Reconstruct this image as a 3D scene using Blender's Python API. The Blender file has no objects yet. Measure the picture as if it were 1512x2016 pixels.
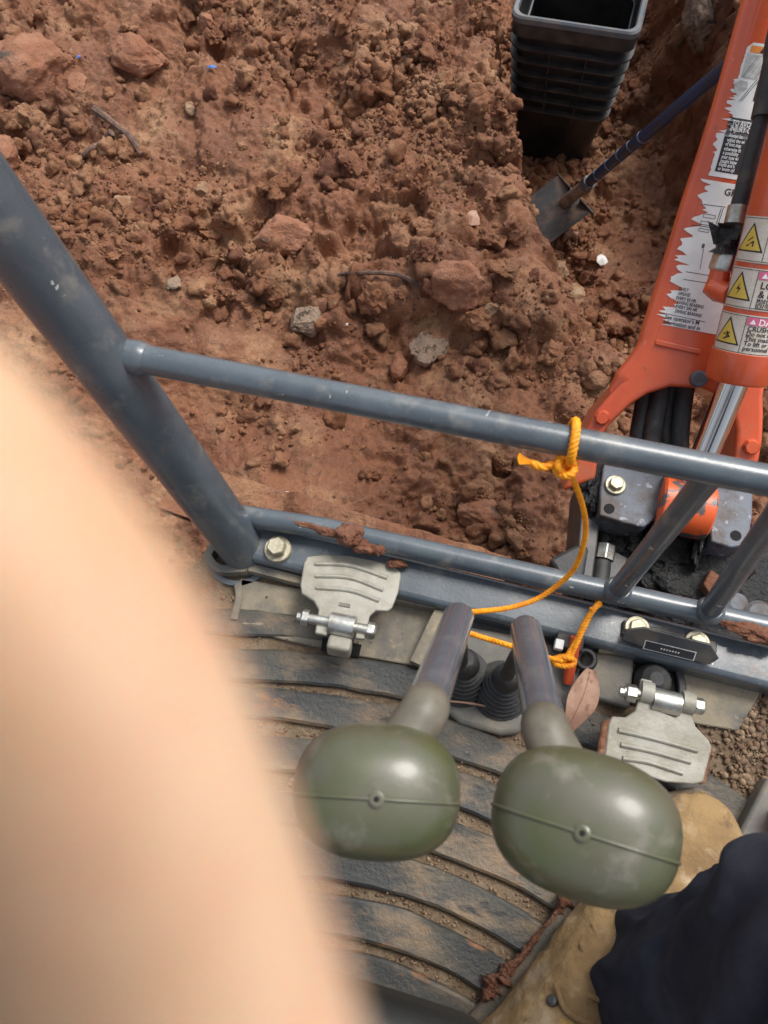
import bpy, math, random
import numpy as np
from mathutils import Vector, Matrix

rng = np.random.default_rng(7)
random.seed(7)
SC = bpy.context.scene
COL = SC.collection

# ------------------------------------------------------------------ camera, sky, sun, exposure
FPX, CX, CY, ZC = 1514., 756., 1008., 0.95
_d = np.array([74 / FPX, -592 / FPX, -1.]); _d /= np.linalg.norm(_d)
_Z = -_d
_X = np.array([8274, -1811, 1514.]); _X /= np.linalg.norm(_X)
_X = _X - _Z * (_X @ _Z); _X /= np.linalg.norm(_X)
_Y = np.cross(_Z, _X)
RCW = np.array([_X, _Y, _Z])
CAM = np.array([0, 0, ZC])

cam = bpy.data.cameras.new('camera')
camo = bpy.data.objects.new('camera', cam); COL.objects.link(camo)
M = Matrix([list(RCW[i]) + [CAM[i]] for i in range(3)] + [[0, 0, 0, 1]])
camo.matrix_world = M
cam.sensor_fit = 'HORIZONTAL'
cam.lens = 4.2
cam.sensor_width = 4.2 * 1512 / FPX
cam.clip_start = 0.004
cam.clip_end = 300
cam.dof.use_dof = True
cam.dof.focus_distance = 1.12
cam.dof.aperture_fstop = 1.7
SC.camera = camo

SUN_EL, SUN_AZ = math.radians(58), math.radians(34)      # azimuth from +Y towards +X
w = bpy.data.worlds.new('World'); SC.world = w; w.use_nodes = True
nt = w.node_tree; bg = nt.nodes['Background']
sky = nt.nodes.new('ShaderNodeTexSky'); sky.sky_type = 'NISHITA'; sky.sun_disc = False
sky.sun_elevation = SUN_EL; sky.sun_rotation = SUN_AZ
sky.air_density = 1.0; sky.dust_density = 4.0; sky.ozone_density = 1.0
hs = nt.nodes.new('ShaderNodeHueSaturation'); hs.inputs['Saturation'].default_value = 0.40
nt.links.new(sky.outputs[0], hs.inputs['Color'])
nt.links.new(hs.outputs[0], bg.inputs['Color']); bg.inputs['Strength'].default_value = 0.12
sl = bpy.data.lights.new('sun', 'SUN'); sl.energy = 1.5; sl.angle = math.radians(24); sl.color = (1, .96, .9)
so = bpy.data.objects.new('sun', sl); COL.objects.link(so)
sd = Vector((math.sin(SUN_AZ) * math.cos(SUN_EL), math.cos(SUN_AZ) * math.cos(SUN_EL), math.sin(SUN_EL)))
so.rotation_euler = sd.to_track_quat('Z', 'Y').to_euler(); so.location = (0, 0, 6)
SC.view_settings.view_transform = 'Standard'; SC.view_settings.look = 'None'
SC.view_settings.gamma = 1; SC.view_settings.use_curve_mapping = False
SC.view_settings.exposure = 0.66
SC.render.engine = 'CYCLES'
SC.cycles.use_denoising = True
SC.cycles.max_bounces = 6

# ------------------------------------------------------------------ helpers
def ray(px, py): return RCW @ np.array([(px - CX) / FPX, (CY - py) / FPX, -1.])
def A(px, py, z):
    """point at height z seen in that direction"""
    r = ray(px, py); return CAM + r * ((z - ZC) / r[2])
def D(px, py, dep): return CAM + ray(px, py) * dep
def proj(p):
    c = RCW.T @ (np.asarray(p) - CAM); return CX + FPX * c[0] / -c[2], CY - FPX * c[1] / -c[2]
def PL(px, py, o, n):
    r = ray(px, py); return CAM + r * (((o - CAM) @ n) / (r @ n))
def unit(v): v = np.asarray(v, float); return v / np.linalg.norm(v)
def sm(t): t = np.clip(t, 0, 1); return t * t * (3 - 2 * t)

class MB:
    def __init__(s): s.v = []; s.f = []; s.m = []; s.nv = 0
    def add(s, v, f, mi=0):
        b = s.nv; v = np.asarray(v, float).reshape(-1, 3); s.v.append(v); s.nv += len(v)
        s.f += [tuple(int(i) + b for i in q) for q in f]; s.m += [mi] * len(f); return s
    def grid(s, G, mi=0, cu=False, cv=False):
        n, m = G.shape[:2]; f = []
        for i in range(n - (0 if cu else 1)):
            for j in range(m - (0 if cv else 1)):
                f.append((i * m + j, i * m + (j + 1) % m, ((i + 1) % n) * m + (j + 1) % m, ((i + 1) % n) * m + j))
        return s.add(G.reshape(-1, 3), f, mi)
    def prism(s, P, n, h, mi=0):
        """polygon P (world points, any order handled) swept by h along n"""
        P = np.asarray(P, float); n = unit(n); k = len(P)
        ar = np.zeros(3)
        for i in range(k): ar += np.cross(P[i] - P[0], P[(i + 1) % k] - P[0])
        if ar @ n < 0: P = P[::-1]
        T = P + n * h
        top, bot = (T, P) if h > 0 else (P, T)
        v = np.vstack([bot, top])
        f = [tuple(range(k))[::-1], tuple(range(k, 2 * k))]
        f += [(i, (i + 1) % k, k + (i + 1) % k, k + i) for i in range(k)]
        return s.add(v, f, mi)
    def box(s, c, ax, ay, az, mi=0):
        """centre and three half axes"""
        c, ax, ay, az = (np.asarray(q, float) for q in (c, ax, ay, az))
        return s.prism([c - ax - ay - az, c + ax - ay - az, c + ax + ay - az, c - ax + ay - az], az, 2 * np.linalg.norm(az), mi)
    def tube(s, pts, r, n=20, mi=0, cap=True, sq=None):
        pts = np.asarray(pts, float); k = len(pts)
        r = np.full(k, r) if np.isscalar(r) else np.asarray(r, float)
        T = np.gradient(pts, axis=0) if k > 2 else np.array([pts[1] - pts[0]] * 2)
        T /= np.linalg.norm(T, axis=1)[:, None]
        up = np.array([0, 0, 1.]) if abs(T[0][2]) < .9 else np.array([1., 0, 0])
        u = unit(np.cross(up, T[0])); G = np.zeros((k, n, 3))
        a = np.arange(n) * 2 * np.pi / n
        for i in range(k):
            u = unit(u - T[i] * (u @ T[i])); vv = np.cross(T[i], u)
            G[i] = pts[i] + r[i] * (np.cos(a)[:, None] * u + np.sin(a)[:, None] * vv)
        s.grid(G, mi, False, True)
        if cap:
            s.add(G[0], [tuple(range(n))[::-1]], mi); s.add(G[-1], [tuple(range(n))], mi)
        return s
    def lathe(s, o, ax, prof, n=24, mi=0):
        """prof: (distance along axis, radius)"""
        ax = unit(ax); u = unit(np.cross(ax, [0, 0, 1.] if abs(ax[2]) < .9 else [1., 0, 0])); vv = np.cross(ax, u)
        a = np.arange(n) * 2 * np.pi / n
        G = np.array([np.asarray(o) + ax * h + r * (np.cos(a)[:, None] * u + np.sin(a)[:, None] * vv) for h, r in prof])
        s.grid(G, mi, False, True)
        s.add(G[0], [tuple(range(n))[::-1]], mi); s.add(G[-1], [tuple(range(n))], mi)
        return s
    def hexbolt(s, o, ax, r, h, mi=0, washer=True):
        if washer: s.lathe(o, ax, [(-.003, r * 1.35), (0, r * 1.4), (h * .28, r * 1.4), (h * .34, r * 1.3)], 24, mi)
        s.lathe(o, ax, [(h * .3, r), (h * .9, r), (h, r * .85)], 6, mi); return s
    def build(s, name, mats, parent=None, smooth=35, bevel=0, seg=2, sub=0):
        v = np.vstack(s.v)
        o0 = np.array(ORG.get(parent.name, (0, 0, 0))) if parent else np.zeros(3)
        me = bpy.data.meshes.new(name); me.from_pydata((v - o0).tolist(), [], s.f)
        mats = mats if isinstance(mats, (list, tuple)) else [mats]
        for m in mats: me.materials.append(m)
        if len(mats) > 1: me.polygons.foreach_set('material_index', s.m)
        finish(me, smooth)
        o = bpy.data.objects.new(name, me); COL.objects.link(o)
        if parent: o.parent = parent
        ORG[o.name] = tuple(o0)
        if bevel:
            b = o.modifiers.new('bevel', 'BEVEL'); b.width = bevel; b.segments = seg; b.limit_method = 'ANGLE'; b.angle_limit = math.radians(32)
            b.harden_normals = False
        if sub:
            q = o.modifiers.new('sub', 'SUBSURF'); q.levels = q.render_levels = sub
        return o

ORG = {}
def finish(me, smooth):
    me.validate()
    if smooth:
        me.polygons.foreach_set('use_smooth', [True] * len(me.polygons))
        if smooth < 180: me.set_sharp_from_angle(angle=math.radians(smooth))
    me.update()

def tag(o, label=None, cat=None, group=None, kind=None):
    if label: o['label'] = label
    if cat: o['category'] = cat
    if group: o['group'] = group
    if kind: o['kind'] = kind
    return o
def thing(name, loc, label, cat, group=None):
    o = bpy.data.objects.new(name, None); COL.objects.link(o); o.location = tuple(loc); o.empty_display_size = .02
    ORG[o.name] = tuple(float(q) for q in loc)
    return tag(o, label, cat, group)
def copy_tree(o, parent=None):
    c = o.copy(); COL.objects.link(c)
    if parent: c.parent = parent
    for ch in list(o.children): copy_tree(ch, c)
    return c

def smooth_path(pts, n):
    """Catmull-Rom through pts"""
    P = np.asarray(pts, float); P = np.vstack([2 * P[0] - P[1], P, 2 * P[-1] - P[-2]]); out = []
    k = len(P) - 3; per = max(2, n // k)
    for i in range(k):
        p0, p1, p2, p3 = P[i:i + 4]
        for t in np.linspace(0, 1, per, endpoint=(i == k - 1)):
            out.append(.5 * ((2 * p1) + (-p0 + p2) * t + (2 * p0 - 5 * p1 + 4 * p2 - p3) * t ** 2 + (-p0 + 3 * p1 - 3 * p2 + p3) * t ** 3))
    return np.array(out)

# ---- numpy noise
_perm = rng.permutation(4096)
def _h(ix, iy, iz, k=0):
    return _perm[(ix * 73 + _perm[(iy * 151 + _perm[(iz * 31 + k * 57) & 4095]) & 4095]) & 4095] / 4095.
def vnoise(x, y, z=0., k=0):
    x, y, z = np.broadcast_arrays(x, y, np.asarray(z, float))
    ix, iy, iz = (np.floor(q).astype(int) for q in (x, y, z)); fx, fy, fz = x - ix, y - iy, z - iz
    fx, fy, fz = (q * q * q * (q * (q * 6 - 15) + 10) for q in (fx, fy, fz)); o = 0
    for a in (0, 1):
        for b in (0, 1):
            for c in (0, 1):
                o = o + _h(ix + a, iy + b, iz + c, k) * (fx if a else 1 - fx) * (fy if b else 1 - fy) * (fz if c else 1 - fz)
    return o * 2 - 1
def fbm(x, y, z=0., oct=4, k=0, g=.5):
    s = 0; a = 1
    for i in range(oct): s = s + a * vnoise(x * 2 ** i, y * 2 ** i, np.asarray(z) * 2 ** i, k + i); a *= g
    return s
def cell(x, y, k=0):
    """rounded lumps: 0 between cells .. 1 on top of one, with a random height per lump"""
    ix, iy = np.floor(x).astype(int), np.floor(y).astype(int); best = np.full(x.shape, 9.); best2 = np.full(x.shape, 9.); hh = np.zeros(x.shape)
    for a in (-1, 0, 1):
        for b in (-1, 0, 1):
            cx, cy = ix + a, iy + b
            dx = cx + _h(cx, cy, 3 + 0 * cx, k) - x; dy = cy + _h(cx, cy, 11 + 0 * cx, k) - y
            d = np.sqrt(dx * dx + dy * dy); m = d < best
            best2 = np.where(m, best, np.minimum(best2, d))
            hh = np.where(m, _h(cx, cy, 23 + 0 * cx, k), hh); best = np.where(m, d, best)
    return np.clip((best2 - best) * 2.2, 0, 1) ** .55 * (.35 + .65 * hh), hh

# ---- materials
def mat(name, base, rough=.6, metal=0., vary=None, vscale=20., vlo=.42, vhi=.62, bump=0., bscale=200., spec=.5, stretch=None,
        layers=(), sss=0., coat=0., rough2=None, detail=6):
    """base colour, optional mottled second colour and further layers (colour, scale, lo, hi, stretch)"""
    m = bpy.data.materials.new(name); m.use_nodes = True; t = m.node_tree; b = t.nodes['Principled BSDF']
    tc = t.nodes.new('ShaderNodeNewGeometry').outputs['Position']
    def noise(scale, st=None, det=detail):
        src = tc
        if st:
            mp = t.nodes.new('ShaderNodeMapping'); mp.inputs['Scale'].default_value = st; t.links.new(tc, mp.inputs[0]); src = mp.outputs[0]
        n = t.nodes.new('ShaderNodeTexNoise'); n.inputs['Scale'].default_value = scale; n.inputs['Detail'].default_value = det
        n.inputs['Roughness'].default_value = .62
        t.links.new(src, n.inputs['Vector']); return n.outputs['Fac']
    def ramp(src, lo, hi):
        r = t.nodes.new('ShaderNodeMapRange'); r.inputs['From Min'].default_value = lo; r.inputs['From Max'].default_value = hi
        t.links.new(src, r.inputs['Value']); return r.outputs[0]
    col = None; rsrc = None
    ls = ([(vary, vscale, vlo, vhi, stretch)] if vary else []) + list(layers)
    for c, s, lo, hi, st in ls:
        mx = t.nodes.new('ShaderNodeMix'); mx.data_type = 'RGBA'
        f = ramp(noise(s, st), lo, hi); t.links.new(f, mx.inputs[0])
        if col: t.links.new(col, mx.inputs[6])
        else: mx.inputs[6].default_value = (*base, 1)
        mx.inputs[7].default_value = (*c, 1); col = mx.outputs[2]; rsrc = f
    if col: t.links.new(col, b.inputs['Base Color'])
    else: b.inputs['Base Color'].default_value = (*base, 1)
    b.inputs['Roughness'].default_value = rough
    if rough2 is not None:
        mr = t.nodes.new('ShaderNodeMapRange'); mr.inputs['From Min'].default_value = .35; mr.inputs['From Max'].default_value = .65
        mr.inputs['To Min'].default_value = rough; mr.inputs['To Max'].default_value = rough2
        t.links.new(noise(vscale * 1.7), mr.inputs['Value']); t.links.new(mr.outputs[0], b.inputs['Roughness'])
    b.inputs['Metallic'].default_value = metal
    b.inputs['Specular IOR Level'].default_value = spec
    if sss:
        b.inputs['Subsurface Weight'].default_value = 1; b.inputs['Subsurface Radius'].default_value = (1, .35, .2); b.inputs['Subsurface Scale'].default_value = sss
    if coat: b.inputs['Coat Weight'].default_value = coat; b.inputs['Coat Roughness'].default_value = .15
    if bump:
        bm = t.nodes.new('ShaderNodeBump'); bm.inputs['Strength'].default_value = bump; bm.inputs['Distance'].default_value = .006
        t.links.new(noise(bscale, None, 8), bm.inputs['Height']); t.links.new(bm.outputs[0], b.inputs['Normal'])
    return m

M_soil = mat('soil', (.245, .102, .049), .85, vary=(.165, .064, .031), vscale=5, vlo=.4, vhi=.62, bump=1., bscale=120, rough2=.5, spec=.45,
             layers=[((.37, .205, .108), 6, .49, .68, None), ((.10, .038, .022), 24, .58, .72, None), ((.42, .26, .145), 75, .62, .74, None), ((.13, .055, .034), 130, .56, .68, None)])
M_clod = mat('soil_clod', (.245, .106, .052), .85, vary=(.36, .20, .11), vscale=9, vlo=.44, vhi=.66, bump=1., bscale=200, spec=.35,
             layers=[((.135, .052, .030), 8, .48, .66, None), ((.46, .31, .185), 42, .66, .73, None)])
M_stone_red = mat('red_stone', (.29, .125, .07), .85, vary=(.36, .18, .11), vscale=18, bump=.9, bscale=180, layers=[((.10, .07, .055), 14, .6, .7, None)], spec=.3)
M_stone_tan = mat('tan_stone', (.42, .30, .19), .85, vary=(.30, .15, .08), vscale=30, bump=.8, bscale=260, spec=.3)
M_grit = mat('grit', (.17, .105, .065), .9, vary=(.32, .225, .145), vscale=60, layers=[((.11, .07, .05), 90, .56, .66, None)])
M_stone_grey = mat('grey_stone', (.31, .22, .16), .85, vary=(.09, .065, .05), vscale=60, vlo=.54, vhi=.62, bump=1, bscale=220, layers=[((.38, .28, .2), 70, .58, .66, None)], spec=.3)
M_paint = mat('grey_paint', (.078, .098, .116), .24, coat=.5, rough2=.40, vary=(.12, .145, .165), vscale=16, vlo=.45, vhi=.75, bump=.08, bscale=260,
              layers=[((.20, .20, .185), 30, .56, .74, None), ((.55, .53, .48), 75, .685, .70, (.35, 1, 1)), ((.50, .48, .44), 60, .69, .705, (1, .3, .5)), ((.26, .15, .09), 18, .66, .74, None)])
M_paint_dk = mat('dark_paint', (.04, .042, .046), .45, vary=(.08, .07, .06), vscale=30, bump=.1, bscale=200)
M_mudrail = mat('mud', (.19, .075, .042), .8, vary=(.27, .13, .08), vscale=50, bump=.9, bscale=260, spec=.3)
M_worn = mat('worn_grey_casting', (.12, .138, .170), .55, vary=(.075, .06, .053), vscale=20, vlo=.44, vhi=.58, bump=.25, bscale=120,
             layers=[((.30, .31, .35), 70, .6, .66, None), ((.05, .04, .035), 40, .62, .72, None)])
M_grease = mat('black_grease', (.006, .006, .0065), .3, vary=(.02, .016, .014), vscale=40, vlo=.5, vhi=.75, bump=1., bscale=110)
M_rubber = mat('black_rubber', (.03, .031, .032), .55, vary=(.09, .078, .06), vscale=40, vlo=.5, vhi=.75, bump=.2, bscale=200)
M_orange = mat('orange_paint', (.66, .100, .028), .32, vary=(.55, .080, .026), vscale=9, bump=.10, bscale=160, coat=.6,
               layers=[((.46, .15, .07), 13, .56, .74, None), ((.28, .10, .055), 60, .66, .72, None), ((.62, .33, .20), 90, .70, .73, (1, .3, .3)), ((.10, .05, .035), 26, .70, .76, None)])
M_chrome = mat('chrome', (.62, .60, .58), .12, 1.)
M_zinc = mat('zinc', (.60, .61, .58), .33, .85, vary=(.38, .36, .30), vscale=60, bump=.1)
M_zincy = mat('yellow_zinc', (.50, .47, .36), .48, .6, vary=(.36, .32, .22), vscale=80, bump=.15)
M_pedal = mat('pedal_steel', (.40, .39, .335), .5, .25, vary=(.30, .28, .225), vscale=26, bump=.15, bscale=260,
              layers=[((.16, .075, .04), 48, .67, .73, None)], rough2=.62)
M_rust = mat('rust', (.19, .075, .04), .85, vary=(.33, .17, .10), vscale=90, bump=.5)
M_ridge = mat('mat_rubber', (.050, .052, .050), .5, vary=(.135, .115, .083), vscale=15, vlo=.44, vhi=.70, bump=.35, bscale=200, stretch=(.45, 1, 1),
              layers=[((.22, .155, .095), 30, .50, .68, (.5, 1, 1)), ((.30, .14, .06), 24, .63, .72, (.5, 1, 1)), ((.035, .036, .036), 70, .60, .68, (.3, 1, 1))])
M_floor = mat('dusty_floor', (.19, .135, .083), .9, vary=(.27, .20, .13), vscale=34, bump=.7, bscale=300,
              layers=[((.15, .10, .062), 60, .52, .66, None)])
M_tan = mat('dusty_plastic', (.28, .24, .17), .8, vary=(.13, .125, .115), vscale=14, vlo=.45, vhi=.65, bump=.25, bscale=200,
            layers=[((.38, .30, .20), 40, .57, .7, None)])
M_greyplast = mat('grey_plastic', (.15, .147, .13), .6, vary=(.27, .23, .17), vscale=20, vlo=.45, vhi=.7, bump=.15)
M_black = mat('black_hole', (.008, .008, .008), .9)
M_tub = mat('black_plastic', (.009, .0095, .0105), .34, vary=(.03, .028, .027), vscale=12, spec=.6)
M_rib = mat('lighter_black_plastic', (.020, .021, .024), .38, vary=(.06, .055, .05), vscale=16, spec=.6)  # bright ledge lines put into the colour: ribs lighter than the body
M_tubrim = mat('dusty_black_plastic', (.10, .115, .135), .42, vary=(.16, .15, .14), vscale=16)
M_lever = mat('lever_paint', (.095, .108, .13), .22, coat=.5, vary=(.14, .145, .155), vscale=30, vlo=.45, vhi=.7, bump=.05,
              layers=[((.20, .12, .085), 34, .68, .78, None), ((.35, .33, .30), 60, .70, .76, None)])
M_knob = mat('olive_rubber', (.104, .098, .074), .32, coat=.25, vary=(.070, .082, .032), vscale=6, vlo=.40, vhi=.56, bump=.05, bscale=500, rough2=.46,
             layers=[((.20, .185, .15), 34, .55, .75, None), ((.06, .058, .048), 70, .64, .76, None)])
M_neck = mat('brown_rubber', (.115, .107, .080), .5, vary=(.19, .165, .13), vscale=30)
M_rope = mat('orange_rope', (1., .40, .008), .55, vary=(.85, .27, .005), vscale=120)
M_redplast = mat('red_plastic', (.62, .09, .03), .4)
M_leaf = mat('dry_leaf', (.36, .20, .135), .7, vary=(.46, .29, .20), vscale=40, layers=[((.12, .065, .045), 150, .62, .68, None), ((.22, .11, .07), 60, .58, .70, None)], bump=.1)
M_white = mat('white_scrap', (.75, .73, .7), .6)
M_blue = mat('blue_scrap', (.05, .16, .5), .5)
M_twig = mat('twig', (.10, .06, .05), .85, vary=(.22, .13, .085), vscale=60, bump=.6)
M_steel = mat('shovel_steel', (.05, .05, .054), .45, .2, vary=(.17, .11, .075), vscale=20, vlo=.45, vhi=.7, bump=.2)
M_bluetape = mat('navy_handle', (.022, .040, .092), .25, vary=(.035, .037, .05), vscale=20)
M_bluering = mat('pale_ring', (.16, .20, .32), .4, vary=(.02, .025, .05), vscale=60)
M_wood = mat('dirty_wood', (.26, .20, .16), .7, vary=(.16, .10, .07), vscale=40)
M_skin = mat('skin', (.71, .50, .34), .5, sss=.002, vary=(.64, .40, .24), vscale=60, layers=[((.70, .40, .27), 140, .5, .75, None)], bump=.15, bscale=400)
M_trouser = mat('navy_cloth', (.023, .026, .038), .85, vary=(.042, .046, .062), vscale=14, bump=.4, bscale=900, spec=.2,
                layers=[((.20, .26, .34), 46, .715, .735, None)])
M_boot = mat('tan_boot', (.34, .225, .105), .85, vary=(.23, .145, .072), vscale=16, bump=.8, bscale=90, spec=.2, layers=[((.44, .33, .21), 26, .52, .66, None), ((.17, .11, .065), 34, .62, .72, None)])
M_sole = mat('boot_sole', (.13, .115, .09), .85, vary=(.22, .17, .115), vscale=24, bump=.5)
M_lace = mat('boot_lace', (.50, .32, .10), .8, vary=(.35, .22, .08), vscale=80, bump=.6)
M_seat = mat('seat_vinyl', (.018, .02, .019), .5, bump=.2)
M_dwhite = mat('decal_white', (.78, .78, .76), .45, vary=(.70, .70, .68), vscale=40)
M_dblack = mat('decal_black', (.02, .02, .025), .45)
M_dorange = mat('decal_orange', (.80, .27, .04), .45)
M_dgrey = mat('decal_grey', (.42, .42, .40), .5, vary=(.6, .6, .57), vscale=90, stretch=(1, 1, 3))
M_dyell = mat('decal_yellow', (.70, .50, .08), .45)
M_dmag = mat('decal_magenta', (.66, .13, .25), .45)
M_dcream = mat('decal_cream', (.68, .62, .55), .5, vary=(.60, .53, .43), vscale=50, bump=.15, bscale=250)
M_dlight = mat('decal_light', (.85, .85, .83), .45)
DM = [M_dwhite, M_dblack, M_dorange, M_dgrey, M_dyell, M_dmag, M_dcream, M_dlight]
W_, K_, O_, G_, Y_, MG_, C_, L_ = range(8)

# ------------------------------------------------------------------ ground with the trench
LIP = np.array([(-.52, 2.75), (-.349, 2.14), (-.282, 1.93), (-.221, 1.735), (-.180, 1.600), (-.128, 1.535), (-.09, 1.406), (-.046, 1.276), (-.01, 1.17),
                (.10, 1.06), (.30, 1.00), (.52, 1.10), (.58, 1.40), (.45, 1.80), (.36, 2.15), (.24, 2.75), (.10, 3.3), (-.45, 3.3)])
STEP = np.array([A(*p, -.55)[:2] for p in [(0, 470), (250, 480), (430, 500), (530, 560), (640, 600), (760, 605), (880, 612), (960, 650), (1060, 640), (1180, 640)]])
def seg_dist(x, y, P, closed=True):
    d = np.full(x.shape, 9.); n = len(P)
    for i in range(n if closed else n - 1):
        a, b = P[i], P[(i + 1) % n]; ab = b - a
        t = np.clip(((x - a[0]) * ab[0] + (y - a[1]) * ab[1]) / (ab @ ab), 0, 1)
        d = np.minimum(d, np.hypot(x - a[0] - t * ab[0], y - a[1] - t * ab[1]))
    return d
def inside(x, y, P):
    r = np.zeros(x.shape, bool); n = len(P)
    for i in range(n):
        (x0, y0), (x1, y1) = P[i], P[(i + 1) % n]
        c = (y0 > y) != (y1 > y); xx = (x1 - x0) * (y - y0) / (y1 - y0 + 1e-12) + x0
        r ^= c & (x < xx)
    return r

def axis_coords(a, b, st, far, nfar):
    core = np.arange(a, b, st); g = np.geomspace(st * 1.5, far, nfar)
    return np.concatenate([a - g[::-1], core, b + g])
gx = axis_coords(-1.95, .95, .0046, 60, 26); gy = axis_coords(.12, 2.75, .0046, 60, 26)
X0, Y0 = np.meshgrid(gx, gy)
def ground_h(x, y):
    wx = x + .02 * fbm(x * 7, y * 7, 0, 3, 20); wy = y + .02 * fbm(x * 7, y * 7, 5., 3, 30)
    h = -.50 + .045 * fbm(x * 2.2, y * 2.2, 0, 3, 1)
    h = h + .16 * sm((x - (.62 - .30 * (y - 1.6))) / .25) * sm((y - 1.2) / .3)  # bank right of the trench, raised to block light and darken the trench
    # lower terrace towards the machine
    ys = np.interp(wx, STEP[:, 0], STEP[:, 1]); wob = .035 * fbm(x * 9, y * 9, 1., 3, 24)
    h = h - (.075 + .03 * fbm(x * 6, y * 6, 8., 2, 26)) * sm((ys + wob - wy) / .085 + .4) * sm((x + 1.0) / .45)
    # lift far left
    d = seg_dist(wx, wy, LIP); ins = inside(wx, wy, LIP)
    nearend = sm((1.50 - wy) / .40)
    right = sm((wx - (.13 - .30 * (wy - 1.8))) / .2)
    wdt = .04 + .26 * nearend + .07 * right * (1 - nearend)
    t = np.where(ins, sm(d / wdt) ** .8, 0)
    flo = -1.0 + .03 * fbm(x * 5, y * 5, 0, 3, 40)
    h = np.where(ins, h * (1 - t) + flo * t, h)
    h = h + np.where(~ins & (wy < 2.4), .035 * np.exp(-d / .16), 0) - np.where(~ins, .03 * np.exp(-d / .02), 0)
    return h, d, ins, t
H, dl, ins, tt = ground_h(X0, Y0)
# lumpiness: strong on the heap and the far plateau, low on the trodden patch near the machine
flat = sm((.98 - Y0) / .12) * sm((-.12 - X0) / .25)
lump = 1 - .84 * flat
lump = lump * (.34 + .66 * sm(fbm(X0 * 3, Y0 * 3, 0, 3, 60) * 1.3 + .5))
c0, h0 = cell(X0 * 5.2 + .5 * fbm(X0 * 6, Y0 * 6, 3., 3, 43), Y0 * 5.2 + .5 * fbm(X0 * 6, Y0 * 6, 9., 3, 45), 15)
c1, h1 = cell(X0 * 11 + .5 * fbm(X0 * 9, Y0 * 9, 0, 2, 3), Y0 * 11, 5)
c2, h2 = cell(X0 * 26 + .6 * fbm(X0 * 20, Y0 * 20, 0, 2, 4), Y0 * 26 + .5 * fbm(X0 * 20, Y0 * 20, 4., 2, 6), 6)
c3, h3 = cell(X0 * 55, Y0 * 55 + .5 * fbm(X0 * 40, Y0 * 40, 0, 2, 8), 7)
core = sm((2.9 - np.abs(X0 + .5)) / .8)
gate = sm((fbm(X0 * 5, Y0 * 5, 2., 3, 12) + .15) / .5)
gate2 = sm((fbm(X0 * 7, Y0 * 7, 6., 3, 14) + .25) / .6)
lump = lump * (1 - .55 * np.exp(-dl / .05))
rel = lump * (.040 * c0 * sm((fbm(X0 * 2.5, Y0 * 2.5, 12., 2, 19) + .1) / .4) + .026 * c1 * gate + .014 * c2 * gate2 + .007 * c3 * (1 - .6 * gate)) + .017 * fbm(X0 * 17, Y0 * 17, 0, 5, 50, .62) * (.45 + .55 * lump)
rel -= .016 * np.abs(fbm(X0 * 12, Y0 * 12, 4., 3, 80)) ** .7 * lump
rel += .006 * fbm(X0 * 60, Y0 * 60, 0, 3, 84, .7) * (.3 + .7 * lump)
rel -= .05 * sm((fbm(X0 * 7, Y0 * 7, 7., 3, 90) - .52) / .16) * lump
P = np.stack([X0, Y0, H], -1)
dx = np.gradient(P, axis=1); dy = np.gradient(P, axis=0); N = np.cross(dx, dy); N /= np.linalg.norm(N, axis=2)[..., None]
P = P + N * (rel * core)[..., None]
# extra roughness of the trench walls, which heights alone would leave streaked
wl = tt * (1 - tt) * 4
q = fbm(P[..., 0] * 26, P[..., 1] * 26, P[..., 2] * 26, 4, 70, .65) * .020 * wl
P = P + N * q[..., None]
nyy, nxx = X0.shape
idx = np.arange(nyy * nxx).reshape(nyy, nxx)
quads = np.stack([idx[:-1, :-1], idx[:-1, 1:], idx[1:, 1:], idx[1:, :-1]], -1).reshape(-1, 4)
def fast_mesh(name, verts, faces, mats, smooth=True, mi=None):
    me = bpy.data.meshes.new(name); k = faces.shape[1]
    me.vertices.add(len(verts)); me.vertices.foreach_set('co', verts.astype(np.float32).ravel())
    me.loops.add(faces.size); me.loops.foreach_set('vertex_index', faces.astype(np.int32).ravel())
    me.polygons.add(len(faces)); me.polygons.foreach_set('loop_start', np.arange(0, faces.size, k, dtype=np.int32))
    if smooth: me.polygons.foreach_set('use_smooth', np.ones(len(faces), bool))
    for m in mats: me.materials.append(m)
    if mi is not None: me.polygons.foreach_set('material_index', mi.astype(np.int32))
    me.update(calc_edges=True); return me
g = bpy.data.objects.new('ground', fast_mesh('ground', P.reshape(-1, 3), quads, [M_soil])); COL.objects.link(g)
tag(g, kind='structure')

dx = np.gradient(P, axis=1); dy = np.gradient(P, axis=0); N = np.cross(dx, dy); N /= np.linalg.norm(N, axis=2)[..., None]
def gh(x, y):
    """height of the finished ground"""
    j = np.clip(np.searchsorted(gx, x), 1, nxx - 1); i = np.clip(np.searchsorted(gy, y), 1, nyy - 1); return P[i, j, 2]
def on_ground(px, py):
    """where the line of sight meets the finished ground"""
    r = ray(px, py)
    for t in np.arange(.9, 3.2, .004):
        p = CAM + r * t
        if p[2] < gh(p[0], p[1]): return p
    return A(px, py, -.5)

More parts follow.
